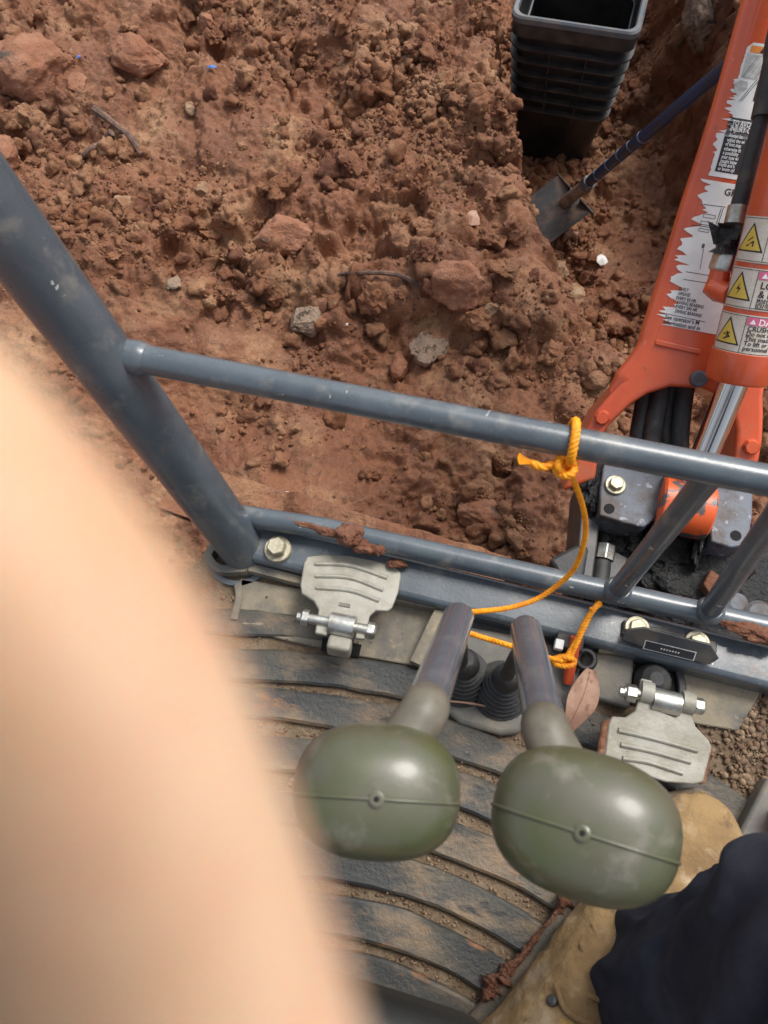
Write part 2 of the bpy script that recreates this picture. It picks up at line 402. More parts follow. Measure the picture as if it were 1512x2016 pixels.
# ---- clods
def ico(sub):
    t = (1 + 5 ** .5) / 2
    v = [(-1, t, 0), (1, t, 0), (-1, -t, 0), (1, -t, 0), (0, -1, t), (0, 1, t), (0, -1, -t), (0, 1, -t), (t, 0, -1), (t, 0, 1), (-t, 0, -1), (-t, 0, 1)]
    f = [(0, 11, 5), (0, 5, 1), (0, 1, 7), (0, 7, 10), (0, 10, 11), (1, 5, 9), (5, 11, 4), (11, 10, 2), (10, 7, 6), (7, 1, 8), (3, 9, 4), (3, 4, 2), (3, 2, 6), (3, 6, 8), (3, 8, 9), (4, 9, 5), (2, 4, 11), (6, 2, 10), (8, 6, 7), (9, 8, 1)]
    v = [unit(q) for q in v]
    for _ in range(sub):
        mid = {}; nf = []
        def mp(a, b):
            k = (min(a, b), max(a, b))
            if k not in mid: mid[k] = len(v); v.append(unit(v[a] + v[b]))
            return mid[k]
        for a, b, c in f:
            x, y, z = mp(a, b), mp(b, c), mp(c, a); nf += [(a, x, z), (b, y, x), (c, z, y), (x, y, z)]
        f = nf
    return np.array(v), np.array(f)
def rock_shape(sub, seed, rough=.35, facets=9, sq=(1, 1, 1)):
    r = np.random.default_rng(seed); v, f = ico(sub)
    s = np.ones(len(v))
    for _ in range(facets):                       # chop with planes for broken faces
        n = unit(r.normal(size=3)); c = r.uniform(.55, .85); dd = v @ n
        s = np.where(dd > 1e-6, np.minimum(s, c / np.maximum(dd, 1e-6)), s)
    v = v * s[:, None]
    nz = fbm(v[:, 0] * 1.7 + seed, v[:, 1] * 1.7, v[:, 2] * 1.7, 4, seed % 50, .6)
    return v * (1 + rough * .36 * nz)[:, None] * np.array(sq), f

cand = (X0 > -1.9) & (X0 < .9) & (Y0 > .15) & (Y0 < 2.7)
dens = np.where(cand, (.10 + lump ** 1.4) * (.10 + 1.3 * sm(fbm(X0 * 4, Y0 * 4, 3., 3, 33) * 1.3 + .45) ** 1.5), 0) * (1 + 1.2 * ins)
pr = (dens / dens.sum()).ravel(); NCL = 44000
pick = rng.choice(len(pr), NCL, p=pr)
rad = np.clip(.0021 * (1 - rng.random(NCL)) ** (-1 / 1.75), .0021, .024)
shapes00 = [rock_shape(0, 60 + i, .9, 5) for i in range(12)]
shapes0 = [rock_shape(1, 100 + i, .9, 9) for i in range(10)]
shapes1 = [rock_shape(2, 150 + i, .95, 9) for i in range(8)]
big = rad > .010; tiny = rad < .0042
def scatter(sel, shapes):
    V = []; F = []; b = 0; ids = np.nonzero(sel)[0]
    for i in ids:
        v, f = shapes[i % len(shapes)]; p = P.reshape(-1, 3)[pick[i]]; n = N.reshape(-1, 3)[pick[i]]
        th, ph = rng.random(2) * 6.283; c, s_ = math.cos(th), math.sin(th); c2_, s2_ = math.cos(ph), math.sin(ph)
        R = np.array([[c, -s_, 0], [s_, c, 0], [0, 0, 1]]) @ np.array([[1, 0, 0], [0, c2_, -s2_], [0, s2_, c2_]])
        sc = rad[i] * rng.uniform(.75, 1.25, 3)
        V.append((v * sc) @ R.T + p + n * rad[i] * .25); F.append(f + b); b += len(v)
    return np.vstack(V), np.vstack(F)
v0_, f0_ = scatter(tiny, shapes00); v1, f1 = scatter(~big & ~tiny, shapes0); v2, f2 = scatter(big, shapes1)
f1 = f1 + len(v0_); v1 = np.vstack([v0_, v1]); f1 = np.vstack([f0_, f1])
o = bpy.data.objects.new('soil_crumbs', fast_mesh('soil_crumbs', np.vstack([v1, v2]), np.vstack([f1, f2 + len(v1)]), [M_clod], False))
COL.objects.link(o); tag(o, 'loose crumbs and small clods of red brown soil', 'soil crumbs', kind='stuff')

# ---- stones one can point at
def stone(name, px, py, size, m, seed, label, cat='stone', sq=(1, 1, .75), sink=.25, sub=4, rough=.34, rot=0., group=None, facets=11):
    p = on_ground(px, py); v, f = rock_shape(sub, seed, rough, facets, sq)
    c, s_ = math.cos(rot), math.sin(rot); v = v @ np.array([[c, -s_, 0], [s_, c, 0], [0, 0, 1]]).T
    v = v * size * 1.22
    me = fast_mesh(name, v, f, [m], True); me.set_sharp_from_angle(angle=math.radians(28))
    o = bpy.data.objects.new(name, me); COL.objects.link(o)
    o.location = (p[0], p[1], p[2] + size * sq[2] * (1 - sink) * .4)
    return tag(o, label, cat, group)
stone('stone', 70, 140, .088, M_stone_red, 3, 'largest reddish stone with a dark stain, at the top left corner', sq=(1, .85, .75), rot=.5)
stone('stone', 280, 125, .068, M_stone_red, 8, 'second largest reddish brown stone, lying alone beside the largest one', sq=(1, .85, .7))
stone('stone', 130, 125, .028, M_stone_red, 12, 'small bright orange red stone touching the right side of the largest stone')
stone('stone', 156, 168, .026, M_stone_red, 14, 'small flat reddish stone just below the largest stone')
stone('stone', 408, 45, .024, M_stone_red, 15, 'small orange stone near the top edge above the blue scrap')
stone('stone', 380, 213, .020, M_stone_tan, 16, 'small cream coloured stone below the blue scrap')
stone('stone', 400, 376, .016, M_stone_tan, 17, 'whitish pebble in the middle of the soil heap')
stone('stone', 245, 403, .021, M_stone_tan, 18, 'round tan stone above the big grey tube')
stone('stone', 598, 632, .036, M_stone_grey, 19, 'rough pale stone with black pits on the trodden soil', facets=12)
stone('stone', 905, 575, .058, M_stone_red, 22, 'square reddish block of soil broken loose at the edge of the heap', sq=(1, .8, .9), facets=7, rot=.3)
stone('stone', 970, 610, .018, M_stone_tan, 23, 'small cream stone right of the square reddish block')
stone('stone', 845, 690, .036, M_stone_grey, 24, 'speckled brown stone just above the upper guard rail')
stone('stone', 790, 725, .030, M_stone_red, 25, 'pointed red stone resting against the speckled brown stone', sq=(.7, 1.1, .8))
stone('stone', 955, 1020, .042, M_stone_red, 26, 'flat muddy red stone between the two guard rails', sq=(1.2, .7, .6))
stone('stone', 1098, 540, .040, M_stone_tan, 27, 'tan crumbly clod at the near end of the trench', cat='clod', rough=.5)
stone('stone', 1205, 638, .042, M_stone_red, 28, 'brown clod close to the left flank of the orange boom', cat='clod')
stone('stone', 1130, 585, .030, M_stone_tan, 29, 'smaller tan clod just below the tan crumbly clod', cat='clod')
stone('stone', 1375, 55, .075, M_stone_grey, 30, 'pale grey brown lump at the top of the trench wall beside the boom', cat='clod', sq=(.7, 1, 1))
stone('stone', 340, 560, .018, M_stone_grey, 31, 'small grey stone on the soil close to the big grey tube')
stone('stone', 10, 320, .05, M_stone_red, 32, 'reddish stone half hidden above the big grey tube at the left edge')
stone('stone', 560, 470, .05, M_stone_red, 33, 'smooth pinkish clod above the dark hollow in the heap', cat='clod', sq=(1.3, .8, .6))
# larger clods nothing tells apart
for i in range(85):
    for _ in range(40):
        px, py = rng.uniform(60, 1250), rng.uniform(20, 1000)
        if py > 600 and rng.random() < (.92 if px < 700 else .5): continue
        p = on_ground(px, py)
        if p[1] > .62 and not (p[0] > .3 and p[1] < .95): break
    sz = .013 + .027 * rng.random() ** 2
    v, f = shapes1[i % 8] if sz < .018 else rock_shape(3, 400 + i, .9, 10)
    o = bpy.data.objects.new('soil_clod', fast_mesh('soil_clod', v * sz, f, [M_clod], True)); COL.objects.link(o); o.data.set_sharp_from_angle(angle=math.radians(32))
    o.location = (p[0], p[1], p[2] + sz * .3); o.rotation_euler = (rng.random() * .6, rng.random() * .6, rng.random() * 6.28); o.scale = (1.1, .95, .8)
    tag(o, 'loose rounded clod of red brown soil lying on the dug ground', 'clod', 'loose clods of soil')

# ---- litter
def flake(name, px, py, w_, l_, m, label, cat, rot=0., seed=0, lift=.012):
    p = on_ground(px, py); r = np.random.default_rng(seed); mb = MB(); k = 9
    pts = [np.array([math.cos(a) * w_ * r.uniform(.6, 1), math.sin(a) * l_ * r.uniform(.6, 1), r.uniform(-.3, .3) * w_]) for a in np.linspace(0, 6.283, k, endpoint=False)]
    c, s_ = math.cos(rot), math.sin(rot)
    R = np.array([[c, -s_, 0], [s_, c, 0], [0, 0, 1]]); pts = [R @ q + p + [0, 0, lift] for q in pts]
    cc = p + np.array([0, 0, lift + w_ * .3]); lo = [q - [0, 0, .0012] for q in pts]
    mb.add([cc] + pts + lo + [cc - [0, 0, .0012]], [(0, i + 1, (i + 1) % k + 1) for i in range(k)] + [(2 * k + 1, (i + 1) % k + 1 + k, i + 1 + k) for i in range(k)] + [(i + 1, i + 1 + k, (i + 1) % k + 1 + k, (i + 1) % k + 1) for i in range(k)])
    return tag(mb.build(name, m, smooth=0), label, cat)
flake('plastic_scrap', 418, 140, .016, .009, M_blue, 'larger bright blue plastic scrap on the soil beside the second stone', 'litter', .3, 1)
flake('plastic_scrap', 158, 119, .008, .006, M_blue, 'tiny blue plastic scrap next to the largest stone', 'litter', 1, 2)
flake('paper_scrap', 1183, 517, .020, .026, M_white, 'crumpled white paper scrap on the trench slope below the shovel', 'litter', .5, 3, .015)
flake('paper_scrap', 680, 645, .009, .006, M_white, 'tiny white scrap on the soil right of the pitted stone', 'litter', .5, 4)
flake('paper_scrap', 571, 975, .010, .006, M_white, 'white chip on the soil just above the lower rail', 'litter', .2, 5)
flake('dry_leaf', 930, 438, .020, .032, M_leaf, 'curled pale dry leaf on the soil heap left of the shovel', 'leaf', .4, 6, .014)
flake('dry_leaf', 1122, 468, .045, .018, M_leaf, 'tan dry leaf in the trench under the shovel blade', 'leaf', -.1, 8, .02)
t = thing('fallen_twig', on_ground(225, 255), 'short forked twig lying on the soil below the stones', 'twig')
def gp(px, py, l=.005): return on_ground(px, py) + np.array([0, 0, l])
mb = MB(); mb.tube(smooth_path([gp(192, 228, .02), gp(215, 245, .022), gp(240, 265, .022), gp(262, 282, .018), gp(283, 312, .012)], 20), np.linspace(.011, .008, 20), 8); mb.build('main_stem', M_twig, t)
mb = MB(); mb.tube(smooth_path([gp(225, 272, .018), gp(205, 292, .016), gp(185, 300, .014), gp(160, 320, .010)], 15), np.linspace(.010, .006, 15), 8); mb.build('side_branch', M_twig, t)
t2 = thing('dead_root', on_ground(700, 555), 'long dry root lying across the broken edge of the soil heap', 'root')
mb = MB(); mb.tube(smooth_path([gp(625, 568, .012), gp(670, 548, .014), gp(720, 545, .014), gp(780, 548, .014), gp(830, 570, .012)], 20), np.linspace(.003, .007, 20), 8); mb.build('root_stem', M_twig, t2)

# ------------------------------------------------------------------ plastic tub in the trench
TZ = -.5
c0 = A(1004, 32, TZ); c1_ = A(1260, 70, TZ); ux = unit((c1_ - c0) * [1, 1, 0]); uy = np.cross([0, 0, 1.], ux); uz = np.array([0, 0, 1.])
half = np.linalg.norm((c1_ - c0)[:2]) / 2; ctr = (c0 + c1_) / 2 + uy * half; ctr[2] = 0
def ring(h, z, rr=.03, n=5):
    out = []
    for k, (sx, sy) in enumerate(((1, 1), (-1, 1), (-1, -1), (1, -1))):
        for a in np.linspace(0, math.pi / 2, n):
            a2 = a + k * math.pi / 2
            out.append(ctr + ux * (sx * (h - rr) + rr * math.cos(a2)) + uy * (sy * (h - rr) + rr * math.sin(a2)) + uz * z)
    return np.array(out)
tub = thing('plastic_tub', ctr + uz * -1.0, 'tall black ribbed plastic tub standing open in the trench', 'plastic tub')
def hw(z): return .115 + (z + 1.0) / .5 * .048
mb = MB(); zs = [-1.0, -.9, -.8, -.7, -.6, TZ - .01]
mb.grid(np.array([ring(hw(z), z) for z in zs] + [ring(hw(z) - .006, z) for z in zs[::-1]]), 0, False, True)
mb.add(ring(hw(-.985) - .006, -.985), [tuple(range(20))]); mb.add(ring(hw(-1.), -1.), [tuple(range(20))[::-1]])
mb.build('body', M_tub, tub, 40)
mb = MB(); hi_, ho = hw(TZ) - .004, half
mb.grid(np.array([ring(hi_ - .002, TZ - .02), ring(hi_, TZ), ring(ho - .004, TZ + .003), ring(ho, TZ - .002), ring(ho, TZ - .016), ring(hi_ + .006, TZ - .018)]), 0, True, True)
mb.build('rim', M_tubrim, tub, 30)
mb = MB(); z = TZ - .045
mb.grid(np.array([ring(hw(z) + .012, z + .028), ring(hw(z) + .010, z - .012), ring(hw(z), z - .012), ring(hw(z), z + .028)]), 0, True, True); mb.build('collar', M_rib, tub, 30)
for i in range(6):
    z = TZ - .09 - i * .042; mb = MB(); e = .017
    mb.grid(np.array([ring(hw(z) + e, z + .002, .045), ring(hw(z) + e, z - .003, .045), ring(hw(z) - .002, z - .004, .03), ring(hw(z) - .002, z + .003, .03)]), 0, True, True)
    for s_ in (-.33, .33):
        for (dirx, diry) in ((ux, uy), (uy, ux)):
            for q in (-1, 1):
                mb.box(ctr + uz * (z - .018) + dirx * s_ * hw(z) * 1.0 + diry * q * (hw(z) + .004), dirx * .0018, diry * .007, uz * .016)
    mb.build('rib', M_rib, tub, 30)
mb = MB(); z = -.62
mb.grid(np.array([ring(hw(z) - .004, z + .002), ring(hw(z) - .010, z), ring(hw(z) - .004, z - .003)]), 0, False, True); mb.build('inner_ledge', M_tubrim, tub)

# ------------------------------------------------------------------ shovel
bz = gh(*A(1085, 430, -.93)[:2]) + .05
p_tip = A(1058, 446, bz - .005); p_neck = A(1116, 404, bz + .025); p_top = D(1440, 122, 1.72)
sv = thing('shovel', p_tip, 'square mouthed shovel with a dark blue handle leaning in the trench', 'shovel')
ax_ = unit(p_top - p_neck); bl = unit(p_neck - p_tip); sd_ = unit(np.cross(bl, uz)); bn = np.cross(sd_, bl)
Ls = np.linspace(-.125, .085, 9); Ws = np.linspace(-1, 1, 11); G = []
mid = (p_tip + p_neck) / 2
for i, l in enumerate(Ls):
    row = []
    for q in Ws:
        wd = .088 * (1 - .10 * math.exp(-i / 1.5)) * (1 - .05 * (i / 8)); dish = .02 * q * q + .014 * (l + .1) / .2
        row.append(mid + bl * l + sd_ * wd * q + bn * (dish + .012 * math.exp(-(q / .18) ** 2) * max(0, i - 2) / 6))
    G.append(row)
G = np.array(G); mb = MB(); mb.grid(G); mb.grid((G - bn * .003)[::-1]); mb.build('blade', M_steel, sv, 60)
mb = MB(); e0 = mid + bl * .085; 
for q in (-1, 1):
    mb = MB(); mb.box(e0 + sd_ * q * .06 + bn * .025, sd_ * .034, bl * .003, bn * .010); mb.build('foot_tread', M_steel, sv, bevel=.002)
neck = mid + bl * .05 + bn * .02
sp = lambda t: neck * (1 - t) + p_top * t
mb = MB(); mb.tube([sp(0), sp(.08), sp(.16)], [.020, .018, .0175], 16); mb.build('socket', M_wood, sv)
mb = MB(); mb.tube([sp(.155), sp(.16), sp(.19)], [.0195, .0205, .020], 16); mb.build('ferrule', M_worn, sv)
mb = MB(); mb.tube([sp(.18), sp(.5), sp(1.08)], [.0150, .0155, .0155], 16); mb.build('shaft', M_bluetape, sv)
for tq in (.25, .33, .405, .475, .54):
    mb = MB(); mb.tube([sp(tq - .004), sp(tq + .003)], .0163, 16); mb.build('tape_ring', M_bluering, sv)

# ------------------------------------------------------------------ the excavator
EX = thing('mini_excavator', (0, 0, -.6), 'orange and grey mini excavator seen from its seat, with levers, pedals, front rails and boom', 'excavator')
def part(mb, name, m, parent=None, **k): return mb.build(name, m, parent or EX, **k)

# ---- floor
mb = MB(); mb.prism([(-.46, -.6, -.025), (.42, -.6, -.025), (.42, .19, -.025), (.42, .262, -.025), (-.325, .262, -.025), (-.352, .235, -.025), (-.40, .15, -.025), (-.44, 0, -.025), (-.46, -.2, -.025)], (0, 0, 1), .025)
floor_o = part(mb, 'cab_floor', M_floor, bevel=.002)
def arc_strip(y0, R, x0, x1, w_, h_, name='mat_ridge', m=M_ridge, cx=0.0, z0=.0005):
    cy = y0 - R; mb = MB(); xs = np.linspace(x0, x1, 34); a = np.arcsin(np.clip((xs - cx) / R, -1, 1)); rows = []
    for r_, z in ((R - w_ / 2, z0), (R - w_ / 2 + .001, h_ * .75), (R - w_ / 2 + .004, h_), (R, h_ * .88), (R + w_ / 2 - .004, h_), (R + w_ / 2 - .001, h_ * .75), (R + w_ / 2, z0)):
        wv = .0022 * fbm(xs * 14 + y0 * 90, xs * 0 + r_ * 60, 0, 3, 17)
        rows.append(np.stack([cx + (r_ + wv) * np.sin(a), cy + (r_ + wv) * np.cos(a), np.full(len(a), z) + (.0012 * fbm(xs * 25, xs * 0 + r_ * 90, 4., 3, 18) if z > .005 else 0)], -1))
    G = np.array(rows); mb.grid(G[::-1])
    for e in (0, -1): mb.add(G[:, e], [tuple(range(7))])
    return mb.build(name, m, floor_o, smooth=30)
for k, (y0, R, x1) in enumerate([(.138, .90, .01), (.088, 1.0, .26), (.036, .80, .27), (-.018, .65, .26), (-.070, .50, .24), (-.122, .42, .22), (-.174, .40, .20), (-.226, .4, .2)]):
    arc_strip(y0, R, -.36, x1, .0400, .010, cx=.0 if k > 2 else -.02)
arc_strip(.186, 1.4, -.32, -.13, .034, .008)
arc_strip(.150, .75, .10, .36, .042, .008, cx=.05)
arc_strip(.093, .80, .24, .40, .030, .008, cx=.05)
# gravel in the gaps
gv = []; gf = []; b = 0; sh = [rock_shape(0, 900 + i, .5, 4) for i in range(6)]
gap_y = [(.112, .95), (.062, .9), (.009, .72), (-.044, .57), (-.096, .46), (-.148, .41), (-.2, .4)]
def add_grit(x, y, z, r_):
    global b
    v, f = sh[int(rng.integers(6))]; th = rng.random() * 6.28; c, s_ = math.cos(th), math.sin(th)
    gv.append((v * r_ * rng.uniform(.7, 1.3, 3)) @ np.array([[c, -s_, 0], [s_, c, 0], [0, 0, 1]]).T + [x, y, z]); gf.append(f + b); b += len(v)
for y0, R in gap_y:
    for _ in range(420):
        x = rng.uniform(-.34, .2); y = y0 - R + math.sqrt(max(R * R - x * x, 0)) + rng.normal() * .006
        add_grit(x, y, .001, .0008 + .0022 * rng.random() ** 3)
for _ in range(500): add_grit(rng.uniform(-.31, -.05), .175 + rng.normal() * .02, .001, .0008 + .003 * rng.random() ** 4)
for _ in range(900):
    q = A(rng.uniform(1440, 1530), rng.uniform(1330, 1560), 0); add_grit(q[0], q[1], .002, .001 + .005 * rng.random() ** 5)
for _ in range(400):
    q = A(rng.uniform(1350, 1480), rng.uniform(1420, 1650), 0); add_grit(q[0], q[1], .003, .001 + .004 * rng.random() ** 4)
for _ in range(700): add_grit(rng.uniform(-.35, .3), rng.uniform(-.22, .2), .008, .0005 + .0014 * rng.random() ** 2)
o = bpy.data.objects.new('floor_grit', fast_mesh('floor_grit', np.vstack(gv), np.vstack(gf), [M_grit], False)); COL.objects.link(o)
tag(o, 'brown grit and crumbs of dirt lying on the cab floor', 'grit', kind='stuff')

def strip(pts, w_, h_, name, m, parent, z=0., bevel=.002):
    """a raised rib following floor points (px) at floor height"""
    Q = np.array([A(px, py, z) for px, py in pts]); Q = smooth_path(Q, 6 * len(Q)) if len(Q) > 2 else Q
    T = np.gradient(Q, axis=0); T /= np.linalg.norm(T, axis=1)[:, None]; S = np.stack([-T[:, 1], T[:, 0], 0 * T[:, 0]], -1) * w_ / 2
    up = np.array([0, 0, h_]); G = np.array([Q - S, Q - S + up, Q + S + up, Q + S])
    mb = MB(); mb.grid(G[::-1]); mb.add(G[:, 0], [(0, 1, 2, 3)]); mb.add(G[:, -1], [(3, 2, 1, 0)])
    return mb.build(name, m, parent, smooth=40, bevel=bevel)
# left footwell tray
mb = MB(); mb.prism([A(x, y, .001) for x, y in [(475, 1140), (590, 1160), (790, 1190), (858, 1206), (815, 1312), (700, 1292), (560, 1262), (470, 1235)]], (0, 0, 1), .005)
tray = part(mb, 'footwell_tray', M_tan, bevel=.002)
strip([(428, 1082), (418, 1105), (440, 1128), (485, 1128), (505, 1128), (600, 1152)], .010, .022, 'tray_rim', M_tan, tray)
strip([(780, 1182), (830, 1193), (866, 1203), (852, 1240), (818, 1312)], .014, .026, 'tray_rim', M_tan, tray)
strip([(470, 1152), (473, 1180), (462, 1222)], .010, .010, 'tray_rib', M_tan, tray)
mb = MB(); mb.prism([A(x, y, .008) for x, y in [(636, 1255), (712, 1270), (706, 1295), (632, 1282)]], (0, 0, 1), .003); mb.build('linkage_slot', M_black, tray)
# right footwell panel
mb = MB(); mb.prism([A(x, y, .001) for x, y in [(1140, 1280), (1245, 1297), (1235, 1400), (1150, 1372)]], (0, 0, 1), .012); side = part(mb, 'footwell_panel', M_greyplast, bevel=.004)
mb = MB(); mb.prism([A(x, y, .001) for x, y in [(1335, 1318), (1500, 1350), (1490, 1372), (1450, 1440), (1330, 1420)]], (0, 0, 1), .006); part(mb, 'footwell_tray', M_tan, bevel=.002)
mb = MB(); mb.prism([A(x, y, .0015) for x, y in [(1252, 1302), (1330, 1318), (1322, 1402), (1238, 1385)]], (0, 0, 1), .003); part(mb, 'linkage_slot', M_black)
strip([(1170, 1282), (1250, 1290), (1330, 1312), (1420, 1332), (1512, 1356), (1560, 1366)], .012, .026, 'tray_rim', M_tan, side)
strip([(1330, 1316), (1338, 1360), (1330, 1405)], .010, .012, 'tray_rib', M_rubber, side)
mb = MB(); mb.lathe(A(1278, 1345, .0), (0, 0, 1), [(0, .022), (.02, .021), (.03, .016), (.034, .008)], 20); part(mb, 'linkage_boot', M_rubber)
# lever console
mb = MB(); mb.prism([A(x, y, .001) for x, y in [(872, 1398), (905, 1428), (985, 1450), (1022, 1446), (1045, 1400), (1130, 1410), (1140, 1300), (1060, 1260), (905, 1235)]], (0, 0, 1), .014)
console = part(mb, 'lever_console', M_greyplast, bevel=.006, seg=3)
mb = MB(); mb.prism([A(x, y, .001) for x, y in [(880, 1240), (905, 1195), (1070, 1225), (1180, 1270), (1165, 1330), (1060, 1262)]], (0, 0, 1), .008); part(mb, 'console_recess', M_rubber, bevel=.003)

# ---- front beam
def beam_pt(px, py, z): return A(px, py, z)
yb0 = A(540, 1112, .040)[1]; yb1 = yb0 + .052
mb = MB(); mb.prism([(-.283, yb0, -.012), (.62, yb0, -.012), (.62, yb1, -.012), (-.283, yb1, -.012)], (0, 0, 1), .052)
beam = part(mb, 'front_beam', M_paint, bevel=.008, seg=3)
mb = MB(); mb.hexbolt(A(548, 1083, .041), (0, 0, 1), .0125, .018); mb.build('bolt', M_zincy, beam, smooth=30, bevel=.001)
# dark label bracket bolted to the beam
zt = .047
e = [A(1232, 1222, zt), A(1258, 1218, zt), A(1410, 1258, zt), A(1420, 1275, zt)]
mb = MB()
top = [A(1228, 1220, zt), A(1412, 1262, zt), A(1412, 1285, zt), A(1400, 1290, zt), A(1285, 1262, zt), A(1225, 1248, zt)]
mb.prism(top, (0, 0, 1), -.010)
brk = part(mb, 'label_bracket', M_paint_dk, bevel=.0015)
fo = A(1320, 1268, .058); fn_ = unit(np.array([0, -.62, .78])); fpl = lambda px, py: PL(px, py, fo, fn_)
mb = MB(); mb.prism([fpl(*p) for p in ((1224, 1260), (1232, 1240), (1268, 1236), (1399, 1269), (1416, 1297), (1398, 1309), (1290, 1283))], fn_, -.004)
flap = mb.build('label_flap', M_paint_dk, brk, bevel=.001)
fx = unit(fpl(1380, 1292) - fpl(1280, 1268)); fd = unit(np.cross(fn_, fx))
def text2d(s, size, sx=1.):
    cu = bpy.data.curves.new('txt', 'FONT'); cu.body = s; cu.size = size; cu.resolution_u = 2; cu.offset = size * .018
    ob = bpy.data.objects.new('txt', cu); COL.objects.link(ob)
    dg = bpy.context.evaluated_depsgraph_get(); me = ob.evaluated_get(dg).to_mesh()
    v = np.array([(q.co[0] * sx, q.co[1]) for q in me.vertices]) if len(me.vertices) else np.zeros((0, 2)); f = [tuple(p.vertices) for p in me.polygons]
    ob.evaluated_get(dg).to_mesh_clear(); bpy.data.objects.remove(ob); bpy.data.curves.remove(cu); return v, f
class Decal:
    """flat print laid out in (u, v) and wrapped onto a surface by fn(u, v, h)"""
    def __init__(s, fn): s.fn = fn; s.mb = MB(); s.h = .0006
    def poly(s, pts, mi, lift=0.):
        P_ = [s.fn(u, v, s.h + lift) for u, v in pts]; s.mb.add(P_, [tuple(range(len(P_)))], mi)
    def rect(s, u0, v0, u1, v1, mi, lift=0., n=1):
        us = np.linspace(u0, u1, n + 1); vs = (v0, v1); G = np.array([[s.fn(u, v, s.h + lift) for u in us] for v in vs]); s.mb.grid(G, mi)
    def frame(s, u0, v0, u1, v1, t, mi, lift=.0003, n=6):
        s.rect(u0, v0, u1, v0 + t, mi, lift, n); s.rect(u0, v1 - t, u1, v1, mi, lift, n); s.rect(u0, v0, u0 + t, v1, mi, lift); s.rect(u1 - t, v0, u1, v1, mi, lift)
    def line(s, a, b_, t, mi, lift=.0003):
        a, b_ = np.array(a, float), np.array(b_, float); d = unit(b_ - a); n = np.array([-d[1], d[0]]) * t / 2
        s.poly([a - n, b_ - n, b_ + n, a + n], mi, lift)
    def tri(s, c, r, mi, lift=.0003, ring=None):
        pts = [(c[0] + r * math.sin(a), c[1] + r * math.cos(a)) for a in (0, -2.094, 2.094)]
        def fill(pp, m_, l_):
            n = 8; V = {}; P_ = []; F = []
            for i in range(n + 1):
                for j in range(n + 1 - i):
                    V[i, j] = len(P_); a, b_ = i / n, j / n
                    P_.append(s.fn(*[pp[0][k] * (1 - a - b_) + pp[1][k] * a + pp[2][k] * b_ for k in (0, 1)], s.h + l_))
            for i in range(n):
                for j in range(n - i):
                    F.append((V[i, j], V[i + 1, j], V[i, j + 1]))
                    if j < n - i - 1: F.append((V[i + 1, j], V[i + 1, j + 1], V[i, j + 1]))
            s.mb.add(P_, F, m_)
        if ring is not None: fill([(c[0] + r * 1.2 * math.sin(a), c[1] + r * 1.2 * math.cos(a)) for a in (0, -2.094, 2.094)], ring, lift - .00015)
        fill(pts, mi, lift)
    def text(s, t, u, v, size, mi, lift=.0004, sx=1.):
        p, f = text2d(t, size, sx)
        if len(p): s.mb.add([s.fn(u + q[0], v + q[1], s.h + lift) for q in p], f, mi)
    def build(s, name, parent): 
        o = s.mb.build(name, DM, parent, smooth=0); return o
dc = Decal(lambda u, v, h: fpl(1318, 1280) + fx * u + fd * v + fn_ * h)
dc.rect(-.029, -.0058, .029, .0058, G_); dc.rect(-.0278, -.0048, .0278, .0048, K_, .0003)
for i in range(7): dc.rect(-.010 + i * .0032, -.0012, -.0082 + i * .0032, .0008, G_, .0006)
dc.build('label_plate', brk)
for px, py in ((1254, 1237), (1372, 1266)):
    mb = MB(); mb.hexbolt(A(px, py, zt + .001), (0, 0, 1), .0105, .008); mb.build('bolt', M_zincy, brk, smooth=30, bevel=.001)

# ---- rails
T27 = .0136
yl, yu = .285, .320
Lr = lambda x: np.array([x, yl + .01 * (x + .3) / .6, .060]); Ur = lambda x: np.array([x, .312 + (x + .36) * .022, .350])
gr = thing  # (name kept short below)
mb = MB(); mb.tube([Lr(-.315) + np.array([0, -.008, 0]), Lr(-.2), Lr(.62)], T27, 28); part(mb, 'lower_rail', M_paint)
mb = MB(); mb.tube([Ur(-.345), Ur(0), Ur(.62)], T27, 28); up_o = part(mb, 'upper_rail', M_paint)
mb = MB(); mb.lathe(Ur(-.352), (1, .02, 0), [(-.022, .0150), (.004, .0163), (.009, .0156), (.013, .0138)], 24); mb.build('weld_collar', M_paint, up_o)
# slanting corner tube, with the slight bend of the photo
B1 = A(462, 1056, .045); B2 = D(187, 685, .705); td = unit(B2 - B1)
mb = MB(); mb.tube([B1 - td * .07, B1, B2, B2 + td * .4], .0300, 48); part(mb, 'corner_tube', M_paint, smooth=60)
mb = MB(); mb.lathe(A(474, 1092, .0), (0, 0, 1), [(-.01, .044), (.006, .044), (.006, .037), (-.01, .037)], 28); part(mb, 'tube_socket', M_paint)
for i, (pb, pt) in enumerate((((1210, 1172), (1400, 970)), ((1392, 1213), (1560, 1055)))):
    a = A(*pb, .060); a = np.array([a[0], Lr(a[0])[1], .062]); q = A(*pt, .35); q = np.array([q[0], Ur(q[0])[1] + 0.0, .348])
    mb = MB(); mb.tube([a, q], .0118, 24); pp = part(mb, 'rail_post', M_paint)
    d = unit(q - a); mb = MB(); mb.lathe(a + d * .008, d, [(0, .017), (.004, .0165), (.009, .0125)], 20); mb.build('weld_collar', M_paint, pp)

